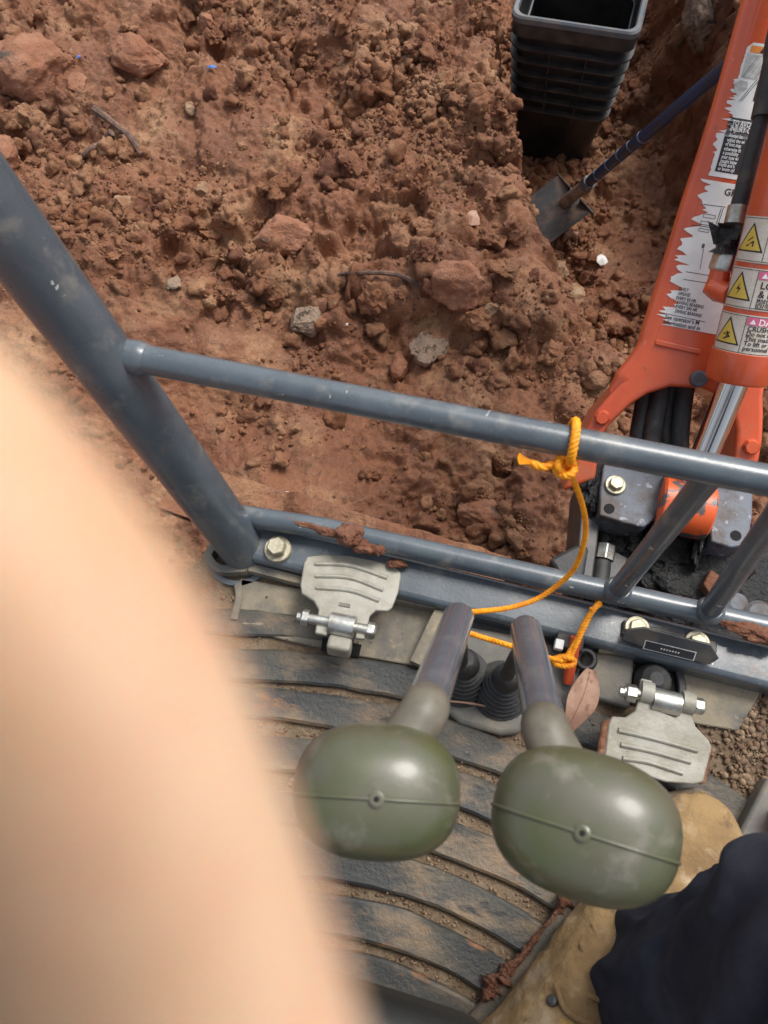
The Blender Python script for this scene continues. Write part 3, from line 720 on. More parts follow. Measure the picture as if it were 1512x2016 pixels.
# ---- pedals
def pedal(plate_px, z0, tilt_o, lugs, rib_px, bolt_px, label=None, rusty=False, extra=None):
    o_ = A(*plate_px[0], z0); n_ = unit(tilt_o)
    base = A(np.mean([p[0] for p in plate_px]), np.mean([p[1] for p in plate_px]), z0)
    pl = lambda px, py: PL(px, py, base, n_)
    mb = MB(); mb.prism([pl(*p) for p in plate_px], n_, -.006)
    po = part(mb, 'foot_pedal', M_pedal, bevel=.0018, seg=3)
    for q in rib_px:
        c = smooth_path([pl(*p) + n_ * .0005 for p in q], 18); mb = MB(); mb.tube(c, .0030, 10); mb.build('pedal_rib', M_pedal, po)
    return po, pl, n_
pL = [(605, 1095), (640, 1091), (690, 1094), (740, 1104), (782, 1118), (790, 1128), (784, 1165), (772, 1196), (762, 1203), (740, 1201), (728, 1212), (722, 1240), (718, 1258), (700, 1256), (701, 1216), (655, 1207), (643, 1250), (620, 1246), (627, 1200), (618, 1183), (594, 1168), (591, 1150), (598, 1108)]
po, plf, nl = pedal(pL, .055, (0, .25, 1), None,
                    [[(620, 1110), (690, 1114), (763, 1138)], [(621, 1134), (690, 1138), (755, 1162)], [(622, 1157), (690, 1163), (747, 1183)]], None)
po['label'] = 'clean pedal folded forward over the beam'
mb = MB(); s0, s1 = plf(604, 1217), plf(737, 1243); dd_ = unit(s1 - s0)
mb.tube([s0, s1], .0065, 16); mb.build('hinge_pin', M_zinc, po)
mb = MB(); mb.lathe(plf(605, 1217), -dd_, [(-.002, .0105), (.006, .0105), (.007, .006), (.012, .006)], 6); mb.build('hinge_nut', M_zinc, po, bevel=.001)
mb = MB(); mb.lathe(plf(727, 1241), dd_, [(-.002, .0105), (.006, .0105), (.008, .008)], 6); mb.build('hinge_bolt', M_zinc, po, bevel=.001)
mb = MB(); mb.tube([plf(650, 1226), plf(698, 1236)], .0135, 24); mb.build('hinge_sleeve', M_zinc, po)
mb = MB(); c_ = plf(668, 1264) - nl * .012; mb.box(c_, dd_ * .014, np.cross(nl, dd_) * .009, nl * .012); mb.build('linkage_tab', M_pedal, po, bevel=.004, seg=3)
mb = MB(); mb.prism([plf(668, 1186), plf(690, 1190), plf(689, 1197), plf(667, 1193)], nl, .0012); mb.build('stamped_mark', M_greyplast, po)
pR = [(1205, 1410), (1232, 1412), (1250, 1400), (1258, 1375), (1262, 1335), (1285, 1340), (1284, 1378), (1290, 1396), (1330, 1413), (1345, 1395), (1344, 1358), (1366, 1364), (1362, 1408), (1370, 1430), (1396, 1458), (1402, 1470), (1385, 1540), (1365, 1544), (1310, 1540), (1250, 1520), (1196, 1497), (1190, 1490), (1198, 1425)]
po2, prf, nr = pedal(pR, .052, (0, -.05, 1), None,
                     [[(1217, 1438), (1280, 1452), (1373, 1478)], [(1222, 1466), (1280, 1478), (1360, 1500)], [(1226, 1493), (1275, 1500), (1344, 1522)]], None)
po2['label'] = 'pedal with rusty ends folded back over the floor'
s0, s1 = prf(1228, 1361), prf(1378, 1390); dd_ = unit(s1 - s0)
mb = MB(); mb.tube([s0, s1], .0065, 16); mb.build('hinge_pin', M_zinc, po2)
mb = MB(); mb.lathe(prf(1248, 1366), -dd_, [(-.002, .0105), (.009, .0105), (.010, .006), (.016, .006)], 6); mb.build('hinge_nut', M_zinc, po2, bevel=.001)
mb = MB(); mb.lathe(prf(1371, 1389), dd_, [(-.002, .0095), (.007, .0095), (.009, .007)], 6); mb.build('hinge_bolt', M_zinc, po2, bevel=.001)
mb = MB(); mb.tube([prf(1285, 1375) - nr * .004, prf(1340, 1388) - nr * .004], .0135, 24); mb.build('hinge_sleeve', M_zinc, po2)
for c_, r_ in (((1273, 1354), .012), ((1354, 1375), .012)):
    mb = MB(); mb.tube([prf(c_[0] - 12, c_[1] + 6) - nr * .002, prf(c_[0] + 12, c_[1] + 12) - nr * .002], .0125, 24); mb.build('hinge_lug', M_pedal, po2, bevel=.001)
for q in ([(1186, 1420), (1206, 1412), (1198, 1498), (1176, 1488)], [(1386, 1468), (1404, 1472), (1392, 1542), (1376, 1544)]):
    mb = MB(); mb.prism([prf(*p) - nr * .001 for p in q], nr, -.009); mb.build('pedal_end', M_rust, po2, bevel=.003)

# ---- levers
def superknob(c, axx, axy, axz, a, b_, cdep, e=2.5, n=40, m=28):
    G = []
    for i in range(m + 1):
        ph = -math.pi / 2 + math.pi * i / m; row = []
        for j in range(n):
            th = 2 * math.pi * j / n
            cp, sp_ = math.cos(ph), math.sin(ph); ct, st = math.cos(th), math.sin(th)
            f = lambda v, k: math.copysign(abs(v) ** k, v)
            k = 2 / e
            row.append(c + axx * a * f(cp, k) * f(ct, k) + axy * b_ * f(cp, k) * f(st, k) + axz * cdep * f(sp_, k))
        G.append(row)
    return np.array(G)
def lever(base_px, elbow, neck_, knobc, kx, hl, hh, label, seam_off):
    lo = A(*base_px, .012)
    ax = unit(elbow - neck_)
    t0 = elbow + ax * .0; mbt = MB(); pts = smooth_path([t0, elbow * .66 + neck_ * .34, elbow * .33 + neck_ * .67, neck_ + ax * .004], 24)
    mbt.tube(pts, .0136, 32)
    lv = part(mbt, 'control_lever', M_lever, bevel=.003, seg=3); lv['label'] = label
    mb = MB(); mb.tube(smooth_path([lo, lo * .5 + (elbow - ax * .03) * .5 + np.array([0, .008, 0]), elbow - ax * .035], 14), .0078, 16); mb.build('lever_rod', M_rubber, lv)
    # bellows
    prof = []
    for i in range(7):
        z = i * .0085; r = .036 - i * .0028; prof += [(z, r - .004), (z + .002, r), (z + .0055, r), (z + .0075, r - .005)]
    prof += [(.064, .017), (.085, .013), (.088, .008)]
    mb = MB(); mb.lathe(A(*base_px, .010), lo * 0 + unit(np.array([0, .08, 1])), prof, 32); mb.build('rubber_bellows', M_rubber, lv, smooth=50)
    # knob: rounded pear body, its neck sleeve and the moulding seam
    vdir = unit(CAM - knobc); kz = vdir; kx = unit(kx - kz * (kx @ kz)); ky = np.cross(kz, kx)
    G = superknob(knobc, kx, ky, kz, hl, hh, .036, 2.45)
    mb = MB(); mb.grid(G, 0, False, True); kb = mb.build('knob', M_knob, lv, smooth=180)
    mb = MB(); nd = unit(knobc - neck_); q = neck_ - ax * .0
    P_ = smooth_path([neck_ + ax * .012, neck_, neck_ * .7 + knobc * .3 - kz * .004, neck_ * .4 + knobc * .6 - kz * .006], 20)
    mb.tube(P_, np.interp(np.linspace(0, 1, len(P_)), [0, .06, .25, .5, .8, 1], [.0139, .0149, .0149, .0154, .0170, .019]), 32); mb.build('knob_neck', M_neck, lv, smooth=60)
    # seam: thin raised ridge across the face
    S = []
    for u in np.linspace(-.985, .985, 50):
        k = 2.45; bb = seam_off * hh; 
        rem = 1 - abs(u) ** k - abs(seam_off) ** k
        zz = .036 * max(rem, 0.) ** (1 / k)
        S.append(knobc + kx * u * hl + ky * bb + kz * (zz + .0002))
    S = np.array(S); mb = MB(); mb.tube(S, .0011, 8)
    cc = knobc + ky * seam_off * hh + kz * (.036 * (1 - abs(seam_off) ** 2.45) ** (1 / 2.45))
    mb.lathe(cc - kz * .001, kz, [(0, .0046), (.002, .0044), (.0026, .003)], 18)
    mb.build('moulding_seam', M_knob, lv, smooth=60)
    mb = MB(); mb.lathe(cc + kz * .0011, kz, [(0, .0017), (.0007, .0016)], 12); mb.build('screw_hole', M_black, lv)
    return lv
camx = RCW @ np.array([1., 0, 0]); camy = RCW @ np.array([0, 1., 0])
lever((908, 1335), D(903, 1215, .68), D(835, 1400, .475), D(742, 1556, .445), camx * .995 - camy * .06, .0480, .0375, 'lever on the left with the knob partly behind the finger', -.12)
lever((985, 1360), D(1035, 1240, .68), D(1075, 1440, .475), D(1150, 1622, .435), camx * .955 - camy * .30, .0520, .0400, 'lever on the right with the knob fully in view', -.12)

# ---- lock lever beside the console
mb = MB(); q0 = A(1135, 1255, .05); mb.tube([A(1118, 1345, .02), A(1122, 1310, .03), q0], [.006, .0075, .007], 10); lk = part(mb, 'lock_lever', M_redplast, bevel=.001)
mb = MB(); mb.box(A(1118, 1268, .03), (.016, 0, 0), (0, .009, 0), (0, 0, .016)); mb.build('lever_guide', M_rubber, lk, bevel=.002)
mb = MB(); mb.box(A(1100, 1270, .042), (.005, 0, 0), (0, .006, 0), (0, 0, .006)); mb.build('guide_clip', M_dlight, lk, bevel=.001)
mb = MB(); o_ = A(1150, 1300, .018)
G = []
for a in np.linspace(0, 6.283, 24, endpoint=False):
    for_ = []
    for bq in np.linspace(0, 6.283, 10, endpoint=False):
        r_ = .0105 + .0042 * math.cos(bq); for_.append(o_ + np.array([r_ * math.cos(a), r_ * math.sin(a), .006 + .0055 * math.sin(bq)]))
    G.append(for_)
mb.grid(np.array(G), 0, True, True); mb.build('mount_ring', M_rubber, lk)

# ---- seat edge and side panel
sy = A(800, 1985, .26); mb = MB(); mb.prism([(-.34, sy[1], .18), (.10, sy[1], .18), (.10, sy[1] - .4, .18), (-.34, sy[1] - .4, .18)], (0, 0, 1), .08)
part(mb, 'seat', M_seat, bevel=.03, seg=5)
mb = MB(); mb.prism([A(1443, 1665, .03), A(1512, 1530, .03), A(1600, 1560, .03), A(1540, 1700, .03)], uz, -.03); part(mb, 'side_plate', M_greyplast, bevel=.004)
mb = MB(); mb.prism([(-.26, sy[1] - .08, .002), (.02, sy[1] - .08, .002), (.02, sy[1] - .36, .002), (-.26, sy[1] - .36, .002)], (0, 0, 1), .18); part(mb, 'seat_base', M_paint_dk, bevel=.01)
mb = MB(); mb.box(A(1538, 1640, .05), (.006, 0, 0), (0, .025, 0), (0, 0, .02)); part(mb, 'side_latch', M_redplast, bevel=.004)

# ---- blade frame under the rails, smeared with mud
e0, e1 = A(380, 930, -.16), A(900, 1082, -.16); dv = unit(e1 - e0); pr_ = np.cross(uz, dv)
mb = MB(); bq = np.linspace(-.25, .30, 90); cq = np.linspace(-.075, .015, 16); G = np.array([[(e0 + e1) / 2 + dv * a + pr_ * c + uz * (.010 * fbm(np.array([a * 25.]), np.array([c * 25.]), 0, 4, 15)[0] - .004 * (c > .012)) for c in cq] for a in bq])
mb.grid(G.transpose(1, 0, 2)); mb.grid((G - uz * .02).transpose(1, 0, 2)[::-1]); part(mb, 'dozer_blade', M_soil, smooth=180)
# undercarriage and body below the floor so that nothing hovers
mb = MB(); mb.box((0, -.35, -.14), (.42, 0, 0), (0, .52, 0), (0, 0, .10)); part(mb, 'swing_deck', M_paint_dk, bevel=.01)
for s_ in (-1, 1):
    mb = MB(); prof = [(-.75, -.42), (-.68, -.30), (.0, -.28), (.05, -.34), (.05, -.50), (-.02, -.60), (-.68, -.60), (-.75, -.52)]
    mb.prism([(s_ * .42, y, z) for y, z in prof], (1, 0, 0), .18 * (1 if s_ > 0 else -1)); part(mb, 'crawler_track', M_rubber, bevel=.01)
mb = MB(); mb.box((0, -.35, -.33), (.41, 0, 0), (0, .25, 0), (0, 0, .10)); part(mb, 'undercarriage', M_paint_dk, bevel=.01)

# ---- boom
el = math.radians(31); bdir = np.array([0, math.cos(el), math.sin(el)]); bnrm = np.array([0, -math.sin(el), math.cos(el)]); bx = np.array([1., 0, 0])
BO = D(1350, 640, 1.05)
bp = lambda px, py: PL(px, py, BO, bnrm)
outer = [(1489, 0), (1362, 416), (1330, 520), (1291, 642), (1275, 690), (1241, 737), (1203, 775), (1172, 810), (1152, 850), (1137, 890), (1124, 925), (1108, 968)]
arch = [(1172, 945), (1180, 890), (1190, 851), (1203, 833), (1244, 795), (1276, 775), (1321, 761), (1383, 764), (1420, 780), (1442, 812), (1449, 850), (1446, 895), (1440, 930)]
right = [(1485, 935), (1496, 905), (1503, 865), (1505, 812), (1504, 780), (1520, 700), (1560, 600), (1640, 300), (1720, 0)]
poly = [bp(*p) for p in outer] + [bp(*p) for p in arch] + [bp(*p) for p in right]
# extend the boom beyond the frame
Ltop, Rtop = bp(1489, 0), bp(1720, 0); ext = bdir * .9
poly = [Ltop + ext] + poly + [Rtop + ext]
mb = MB(); mb.prism(poly, bnrm, -.12); boom = part(mb, 'boom', M_orange, smooth=25, bevel=.007, seg=4)
mb = MB(); mb.prism([bp(1291, 668), bp(1378, 688), bp(1378, 699), bp(1289, 679)], bnrm, .004); mb.build('weld_bar', M_orange, boom, bevel=.0015)
for px, py in ((1185, 822), (1478, 880)):
    c_ = bp(px, py); mb = MB(); mb.lathe(c_ - bnrm * .001, bnrm, [(0, .0115), (.006, .0112), (.010, .0085)], 8); mb.build('stop_pad', M_orange, boom, bevel=.001)
mb = MB(); c_ = bp(1374, 746); mb.lathe(c_ - bnrm * .002, bnrm, [(0, .0115), (.012, .011), (.014, .009)], 20); mb.build('grease_cap', M_worn, boom)
fe = [bp(*p) for p in outer[:7]]; fe = [fe[0] + ext] + fe
mb = MB(); mb.tube(smooth_path([q - bnrm * .0190 + bx * .003 for q in fe], 60), [.0185] * 50 + list(np.linspace(.0185, .008, len(smooth_path(fe, 60)) - 50)), 28); mb.build('flange_edge', M_orange, boom, smooth=180)
# boom foot sides reaching down to the swing pin
for px, py in ((1125, 950),):
    c_ = bp(px, py) - bnrm * .05

ub = lambda px, py: ((bp(px, py) - BO) @ bx, (bp(px, py) - BO) @ bdir)
def bsurf(u, v, h): return BO + bx * u + bdir * v + bnrm * h
def torn(d, uL, v0, v1, uR, mi, n, seed, amp, lean=0.):
    """sheet with a ragged left edge; uL(v) gives the nominal edge"""
    r = np.random.default_rng(seed); vs = np.linspace(v0, v1, n); e = []
    n *= 2; vs = np.linspace(v0, v1, n); w_ = 0.
    for i, v in enumerate(vs):
        w_ = .55 * w_ + amp * r.normal() * .55
        e.append((uL(v) + .25 * amp + np.clip(w_ + (amp * .45 * r.uniform(0, 1) if i % 2 else -amp * .35 * r.uniform(0, 1)), -amp * .8, amp * 1.3), v + r.uniform(-.3, .3) * (v1 - v0) / n * (0 < i < n - 1)))
    for a, b_ in zip(e[:-1], e[1:]): d.poly([a, (uR, a[1]), (uR, b_[1]), b_], mi)
def edge_line(p, q):
    (u0, v0), (u1, v1) = ub(*p), ub(*q); return lambda v: u0 + (u1 - u0) * (v - v0) / (v1 - v0)
# upper warning sticker
uR_ = ub(1530, 200)[0]
vt = ub(1490, 85)[1]; v_or0 = ub(1480, 104)[1]; v_pic0 = ub(1460, 155)[1]; v_blk1 = ub(1435, 230)[1]; v_bot = ub(1410, 348)[1]; v_bk0 = ub(1412, 338)[1]
EL = edge_line((1472, 90), (1396, 338))
d1 = Decal(bsurf)
torn(d1, EL, vt - .006, v_pic0, uR_, W_, 8, 1, .001); torn(d1, EL, v_pic0, v_blk1 - .0, uR_, W_, 14, 2, .008); torn(d1, EL, v_blk1, ub(1404, 300)[1], uR_, W_, 13, 3, .010); torn(d1, EL, ub(1404, 300)[1], v_bot, uR_, W_, 4, 4, .001)
d1.poly([(EL(vt) + .006, vt), (EL(vt), vt - .006), (uR_, vt - .006), (uR_, vt)], W_)
uo = ub(1478, 95)[0]
d1.rect(uo, v_or0, uR_, ub(1482, 90)[1], O_, .0003); d1.tri((uo + .016, (v_or0 + ub(1482, 90)[1]) / 2 - .001), .0050, K_, .0005); d1.text('WARNING', uo + .026, v_or0 + .0025, .011, K_)
d1.rect(ub(1470, 110)[0], v_pic0 + .001, uR_, v_or0 - .0015, G_, .0003)
for i in range(9): d1.line((ub(1470, 110)[0] + .002 + i * .005, v_pic0 + .002), (ub(1470, 110)[0] + .014 + i * .005, v_or0 - .003), .0005, K_ if i % 3 == 0 else W_, .0005)
uu, vv = ub(1487, 180); d1.rect(uu, vv - .012, uu + .005, vv + .012, K_, .0004); d1.rect(uu + .010, vv - .018, uu + .018, vv + .008, K_, .0004); d1.rect(uu + .005, vv - .018, uu + .011, vv - .013, K_, .0004)
d1.line(ub(1455, 200), ub(1512, 130), .0008, K_); d1.line(ub(1459, 200), ub(1516, 132), .0008, K_)
d1.poly([ub(*p) for p in ((1445, 165), (1458, 158), (1472, 162), (1470, 176), (1460, 182), (1452, 190), (1446, 180))], G_, .0005)
KL = edge_line((1437, 229), (1409, 330))
torn(d1, KL, v_blk1, ub(1425, 268)[1], uR_, K_, 7, 9, .004); d1.h += .0003
torn(d1, KL, ub(1425, 268)[1], v_bk0, uR_, K_, 3, 10, .0003)
rows = [('TO AVOID', 1440, 247, .0098), ('INJURY O', 1436, 258, .0098), ('Always ke', 1434, 270, .0068), ('within the wi', 1430, 279, .0068), ('of foot step', 1427, 287, .0068), ('otherwise th', 1424, 296, .0068), ('a possibility', 1422, 304, .0068), ('your toes wi', 1419, 312, .0068), ('caught betw', 1417, 320, .0068), ('frame and b', 1414, 327, .0068), ('or boom cyl', 1412, 335, .0068)]
for s_, px, py, sz in rows:
    u, v = ub(px, py); d1.text(s_, u, v, sz, L_, .0006, .62)
u, v = ub(1484, 325); d1.text('ng', u, v, .0080, L_, .0006, .7)
d1.build('warning_sticker', boom)
# lower maintenance sticker, torn along its left edge
d2 = Decal(bsurf); v1_, v2_ = ub(1380, 352)[1], ub(1310, 640)[1]; EL2 = edge_line((1388, 358), (1296, 634)); uR2 = ub(1440, 500)[0]
uR2b = max(ub(1500, 360)[0], ub(1390, 645)[0])
torn(d2, EL2, v2_, v1_, uR2b, W_, 34, 21, .013)
r2 = lambda v: uR2b - .002
u, v = ub(1424, 384); d2.text('GREASING', u, v, .0125, K_, .0004, .95)
for (x0, y0, w_, h_) in ((1383, 428, .016, .005), (1378, 442, .016, .005), (1374, 455, .014, .004)):
    u, v = ub(x0, y0); d2.frame(u, v, u + w_, v + h_, .0007, K_, n=1)
d2.line(ub(1380, 402), ub(1428, 408), .0008, K_); d2.line(ub(1362, 443), ub(1412, 450), .0008, K_); d2.line(ub(1420, 410), ub(1405, 455), .0008, K_); d2.line(ub(1424, 410), ub(1409, 455), .0008, K_)
d2.line(ub(1500, 385), ub(1445, 430), .0006, K_); d2.line(ub(1385, 490), ub(1378, 530), .0006, K_); d2.text('8', *ub(1380, 488), .008, K_)
d2.line(ub(1350, 535), ub(1410, 545), .0007, K_); d2.line(ub(1345, 550), ub(1410, 560), .0007, K_); d2.line(ub(1440, 525), ub(1412, 545), .0006, K_)
for k, (s_, px, py) in enumerate((('DAILY', 1336, 571), ('GREASE', 1334, 580), ('EVERY 50 HR', 1330, 589), ('SWING BEARING', 1332, 598), ('EVERY 200 HR', 1329, 606), ('SWING BEARING', 1328, 615))):
    u, v = ub(px, py); d2.text(s_, u, v, .0062, K_, .0004, .75)
for s_, px, py in (('See operator\'s M', 1308, 627), ('information and in', 1305, 637)):
    u, v = ub(px, py); d2.text(s_, u, v, .0078, K_, .0004, .85)
d2.line(ub(1304, 616), ub(1388, 634), .0007, K_)
d2.build('maintenance_sticker', boom)

# ---- boom cylinder: barrel above the boom face, rod down to the swing post
RB = .040
ca = bp(1430, 760) + bnrm * .045; cb_ = D(1548, 380, .92); cdir = unit(cb_ - ca)
cs0 = ca + cdir * .006
mb = MB(); mb.lathe(cs0, cdir, [(0, .030), (.001, RB - .002), (.004, RB), (.040, RB), (.041, RB - .0015), (.95, RB - .0015)], 48); cyl = part(mb, 'boom_cylinder', M_orange, smooth=40)
re_ = D(1345, 1000, 1.085)
mb = MB(); mb.tube([cs0 + cdir * .02, re_], .0185, 32); mb.build('piston_rod', M_chrome, cyl)
mb = MB(); mb.lathe(re_ - bx * .036, bx, [(0, .036), (.003, .040), (.069, .040), (.072, .036)], 36); mb.build('rod_end', [mat('worn_orange', (.75, .12, .03), .4, vary=(.10, .09, .09), vscale=26, vlo=.52, vhi=.56)], cyl)
u_ = unit(np.cross(cdir, bnrm)); u_ = u_ if u_ @ bx > 0 else -u_; w_ax = unit(np.cross(u_, cdir)); w_ax = w_ax if w_ax @ bnrm > 0 else -w_ax
vd = unit(CAM - ca)
phi0 = math.atan2(vd @ u_, vd @ w_ax)
def csurf(u, v, h):
    """u: distance round the barrel from its left silhouette, v: along the axis"""
    th = phi0 - math.pi * .40 + u / RB; r = RB - .0015 + h
    return cs0 + cdir * v + r * (math.sin(th) * u_ + math.cos(th) * w_ax)
def cyl_decal(v0, v1, rows, pict, tx):
    d = Decal(csurf); W = RB * 2.9; d.rect(0, v0, W, v1, C_, 0, 28); t = .0007; d.frame(.0015, v0 + .0015, W - .0015, v1 - .0015, t, K_, .0003, 24)
    d.rect(.043, v0 + .0015, .0437, v1 - .0015, K_, .0003)
    c = (.0225, (v0 + v1) / 2 - .003); r = .0185
    d.tri(c, r, Y_, .0004, K_)
    if pict == 0:
        d.line((c[0] - .004, c[1] - .005), (c[0] + .005, c[1] + .001), .0018, K_, .0006); d.line((c[0] - .003, c[1] + .001), (c[0] + .003, c[1] + .006), .0014, K_, .0006); d.line((c[0] + .005, c[1] - .005), (c[0] + .005, c[1] + .001), .0018, K_, .0006)
    elif pict == 1:
        d.poly([(c[0] + .002, c[1] + .009), (c[0] - .003, c[1] + .001), (c[0] + .001, c[1] + .001), (c[0] - .002, c[1] - .007), (c[0] + .004, c[1] + .003), (c[0] + .0005, c[1] + .003)], K_, .0006)
    else:
        for q in ((-.005, 0, .004, .003), (-.001, .004, .005, -.003), (-.004, -.006, .003, -.002), (.0, -.005, .001, .003)): d.line((c[0] + q[0], c[1] + q[1]), (c[0] + q[2], c[1] + q[3]), .0018, K_, .0006)
    d.rect(.0445, v1 - .012, W - .002, v1 - .0025, MG_, .0004, 18); d.tri((.0515, v1 - .0083), .0042, L_, .0006); d.text('DANGER', .058, v1 - .0112, .011, L_, .0007)
    for s_, dv_, sz in rows: d.text(s_, tx, v1 - dv_, sz, K_, .0005)
    d.build('danger_sticker', cyl)
cyl_decal(.040, .088, [('CRUSH HAZARD', .0185, .0082), ('Do not use', .0245, .0078), ('This machine', .0305, .0078), ('To lift or move', .0365, .0078), ('personnel', .0425, .0078)], 2, .047)
cyl_decal(.094, .142, [('LOOK UP', .0225, .0115), ('& LIVE', .0325, .0115), ('MAINTAIN SAFE', .0375, .0052), ('DISTANCE FROM', .0415, .0052), ('ELECTRICAL LINES', .0455, .0052)], 1, .049)
cyl_decal(.148, .200, [('DO NOT', .0225, .010), ('OPERATE', .0315, .010), ('Danger to', .0390, .0075), ('Stay clear', .0455, .0075)], 0, .049)
# hydraulic hose with ferrule, torn black tape, nut and orange elbow
hk = bnrm
h_el = bp(1392, 578) + hk * .045; h_nut = bp(1406, 522) + hk * .052; h_f0 = bp(1425, 462) + hk * .055; h_f1 = bp(1432, 425) + hk * .056; h_m = bp(1462, 310) + hk * .055; h_t = bp(1500, 170) + hk * .055; h_e = bp(1530, 40) + hk * .05
mb = MB(); mb.tube(smooth_path([h_f1, h_m, h_t, h_e, h_e + bdir * .4], 40), .0105, 20); hose = part(mb, 'hydraulic_hose', M_rubber)
mb = MB(); s_a, s_b = bp(1482, 262) + hk * .055, bp(1504, 160) + hk * .055
mb.tube(smooth_path([s_a, s_b, h_e, h_e + bdir * .4], 24), .0175, 20); mb.build('hose_sleeve', M_rubber, hose)
mb = MB(); mb.tube([h_f0, h_f0 * .9 + h_f1 * .1, h_f1], [.0125, .0145, .0135], 12); mb.build('hose_ferrule', M_zinc, hose)
mb = MB(); mb.tube([h_nut, h_nut * .4 + h_f0 * .6, h_f0], [.0110, .0110, .011], 18); mb.build('hose_end', M_zinc, hose)
nd = unit(h_f0 - h_nut); mb = MB(); mb.lathe(h_nut - nd * .016, nd, [(0, .014), (.002, .0155), (.022, .0155), (.024, .0135), (.034, .0125)], 6); mb.build('hose_nut', M_zinc, hose, bevel=.001)
tp = h_nut * .42 + h_f0 * .58; rt = np.random.default_rng(5); mb = MB(); G = []
for i, l in enumerate(np.linspace(-.017, .019, 7)):
    row = []
    for j in range(18):
        a = j / 18 * 6.283; r_ = .0150 + .0035 * math.sin(3 * a + i) + rt.uniform(0, .003) + (.004 if i in (0, 6) else 0); row.append(tp + nd * l + r_ * (math.cos(a) * u_ + math.sin(a) * w_ax))
    G.append(row)
mb.grid(np.array(G), 0, False, True)
mb.add([tp + nd * .012 - u_ * .012, tp + nd * .02 - u_ * .034, tp - nd * .008 - u_ * .018, tp - nd * .004 - u_ * .01], [(0, 1, 2, 3)]); mb.add([tp + nd * .012 + u_ * .012, tp + nd * .016 + u_ * .028 + w_ax * .004, tp + nd * .002 + u_ * .014], [(0, 1, 2)])
mb.build('torn_tape', M_grease, hose, smooth=40)
mb = MB(); h_in = min((cs0 + cdir * q - u_ * RB * .85 for q in np.linspace(.05, .35, 60)), key=lambda p: abs(proj(p)[1] - 583))
mb.tube(smooth_path([h_nut - nd * .012, h_el, h_el * .55 + h_in * .45, h_in], 16), 0, 8) if False else mb.tube([h_nut - nd * .012, h_el + nd * .012, h_el, h_el + unit(h_in - h_el) * .008, h_in], [.0125, .0135, .0155, .0145, .0125], 12)
mb.build('hose_elbow', M_orange, cyl, smooth=30)

# ---- swing bracket
def blockpx(px, z, h, name, m, parent=None, bevel=.0022):
    mb = MB(); mb.prism([A(x, y, z) for x, y in px], (0, 0, 1), -h); return mb.build(name, m, parent or EX, bevel=bevel, seg=2)
zb = -.075
sb = blockpx([(1190, 905), (1312, 920), (1308, 960), (1300, 1000), (1288, 1022), (1268, 1038), (1225, 1028), (1180, 1014), (1182, 960)], zb, .055, 'swing_bracket', M_worn)
mb = MB(); mb.hexbolt(A(1211, 956, zb + .001), (0, 0, 1), .0105, .012); mb.build('bolt', M_zincy, sb, smooth=30, bevel=.001)
mb = MB(); mb.lathe(A(1199, 1002, zb - .001), (0, 0, 1), [(0, .0075), (.0018, .0075)], 18); mb.build('bolt_hole', M_black, sb)
s2 = blockpx([(1405, 940), (1482, 955), (1482, 1010), (1476, 1050), (1464, 1074), (1440, 1078), (1400, 1066), (1396, 1000)], zb, .05, 'bracket_lug', M_worn, sb)
mb = MB(); mb.lathe(A(1448, 1055, zb - .001), (0, 0, 1), [(0, .0075), (.0018, .0075)], 18); mb.build('bolt_hole', M_black, sb)
# black greased cheeks and floor of the swing post
blockpx([(1150, 925), (1188, 915), (1182, 1015), (1175, 1080), (1165, 1150), (1132, 1150), (1140, 1060)], zb - .03, .12, 'bracket_cheek', M_paint_dk, sb)
blockpx([(1205, 1030), (1262, 1045), (1250, 1110), (1230, 1160), (1195, 1155)], zb - .06, .10, 'bracket_cheek', M_paint_dk, sb)
blockpx([(1400, 1075), (1450, 1082), (1430, 1130), (1390, 1150)], zb - .055, .10, 'bracket_cheek', M_grease, sb)
# heap of black grease round the pin
p = A(1330, 1110, zb - .07); v, f = rock_shape(4, 77, .9, 4, (1.15, .8, .5)); mb = MB(); mb.add(v * .085 + p, f.tolist()); mb.build('grease_heap', M_grease, sb, smooth=180)
p = A(1300, 1010, zb - .03); v, f = rock_shape(4, 78, .9, 4, (.3, 1.3, .5)); mb = MB(); mb.add(v * .06 + p, f.tolist()); mb.build('grease_heap', M_grease, sb, smooth=180)
p = A(1385, 1040, zb - .03); v, f = rock_shape(4, 79, .9, 4, (.3, 1.2, .5)); mb = MB(); mb.add(v * .05 + p, f.tolist()); mb.build('grease_heap', M_grease, sb, smooth=180)
p = A(1165, 955, zb - .02); v, f = rock_shape(4, 80, .9, 4, (.6, 1.3, .6)); mb = MB(); mb.add(v * .03 + p, f.tolist()); mb.build('grease_heap', M_grease, sb, smooth=180)
mb = MB(); mb.box(A(1330, 1150, -.24), (.14, 0, 0), (0, .10, 0), (0, 0, .05)); mb.build('bracket_base', M_grease, sb, bevel=.008)
mb = MB(); mb.box(A(1335, 1040, -.20), (.07, 0, 0), (0, .06, 0), (0, 0, .06)); mb.build('swing_pin_block', M_grease, sb, bevel=.01)
mb = MB(); mb.tube([A(1196, 1040, zb - .07), A(1188, 1090, zb - .07), A(1180, 1150, zb - .06)], .0135, 16); fit = mb.build('swing_hose', M_rubber, sb)
mb = MB(); mb.tube([A(1192, 1076, zb - .066), A(1187, 1104, zb - .066)], .017, 8); mb.build('hose_fitting', M_zinc, sb, smooth=30, bevel=.001)
mb = MB(); mb.prism([A(x, y, -.10) for x, y in [(1082, 1100), (1135, 1072), (1160, 1075), (1150, 1140), (1125, 1150), (1098, 1128)]], (0, 0, 1), -.03); mb.build('rubber_stop', M_rubber, sb, bevel=.005)
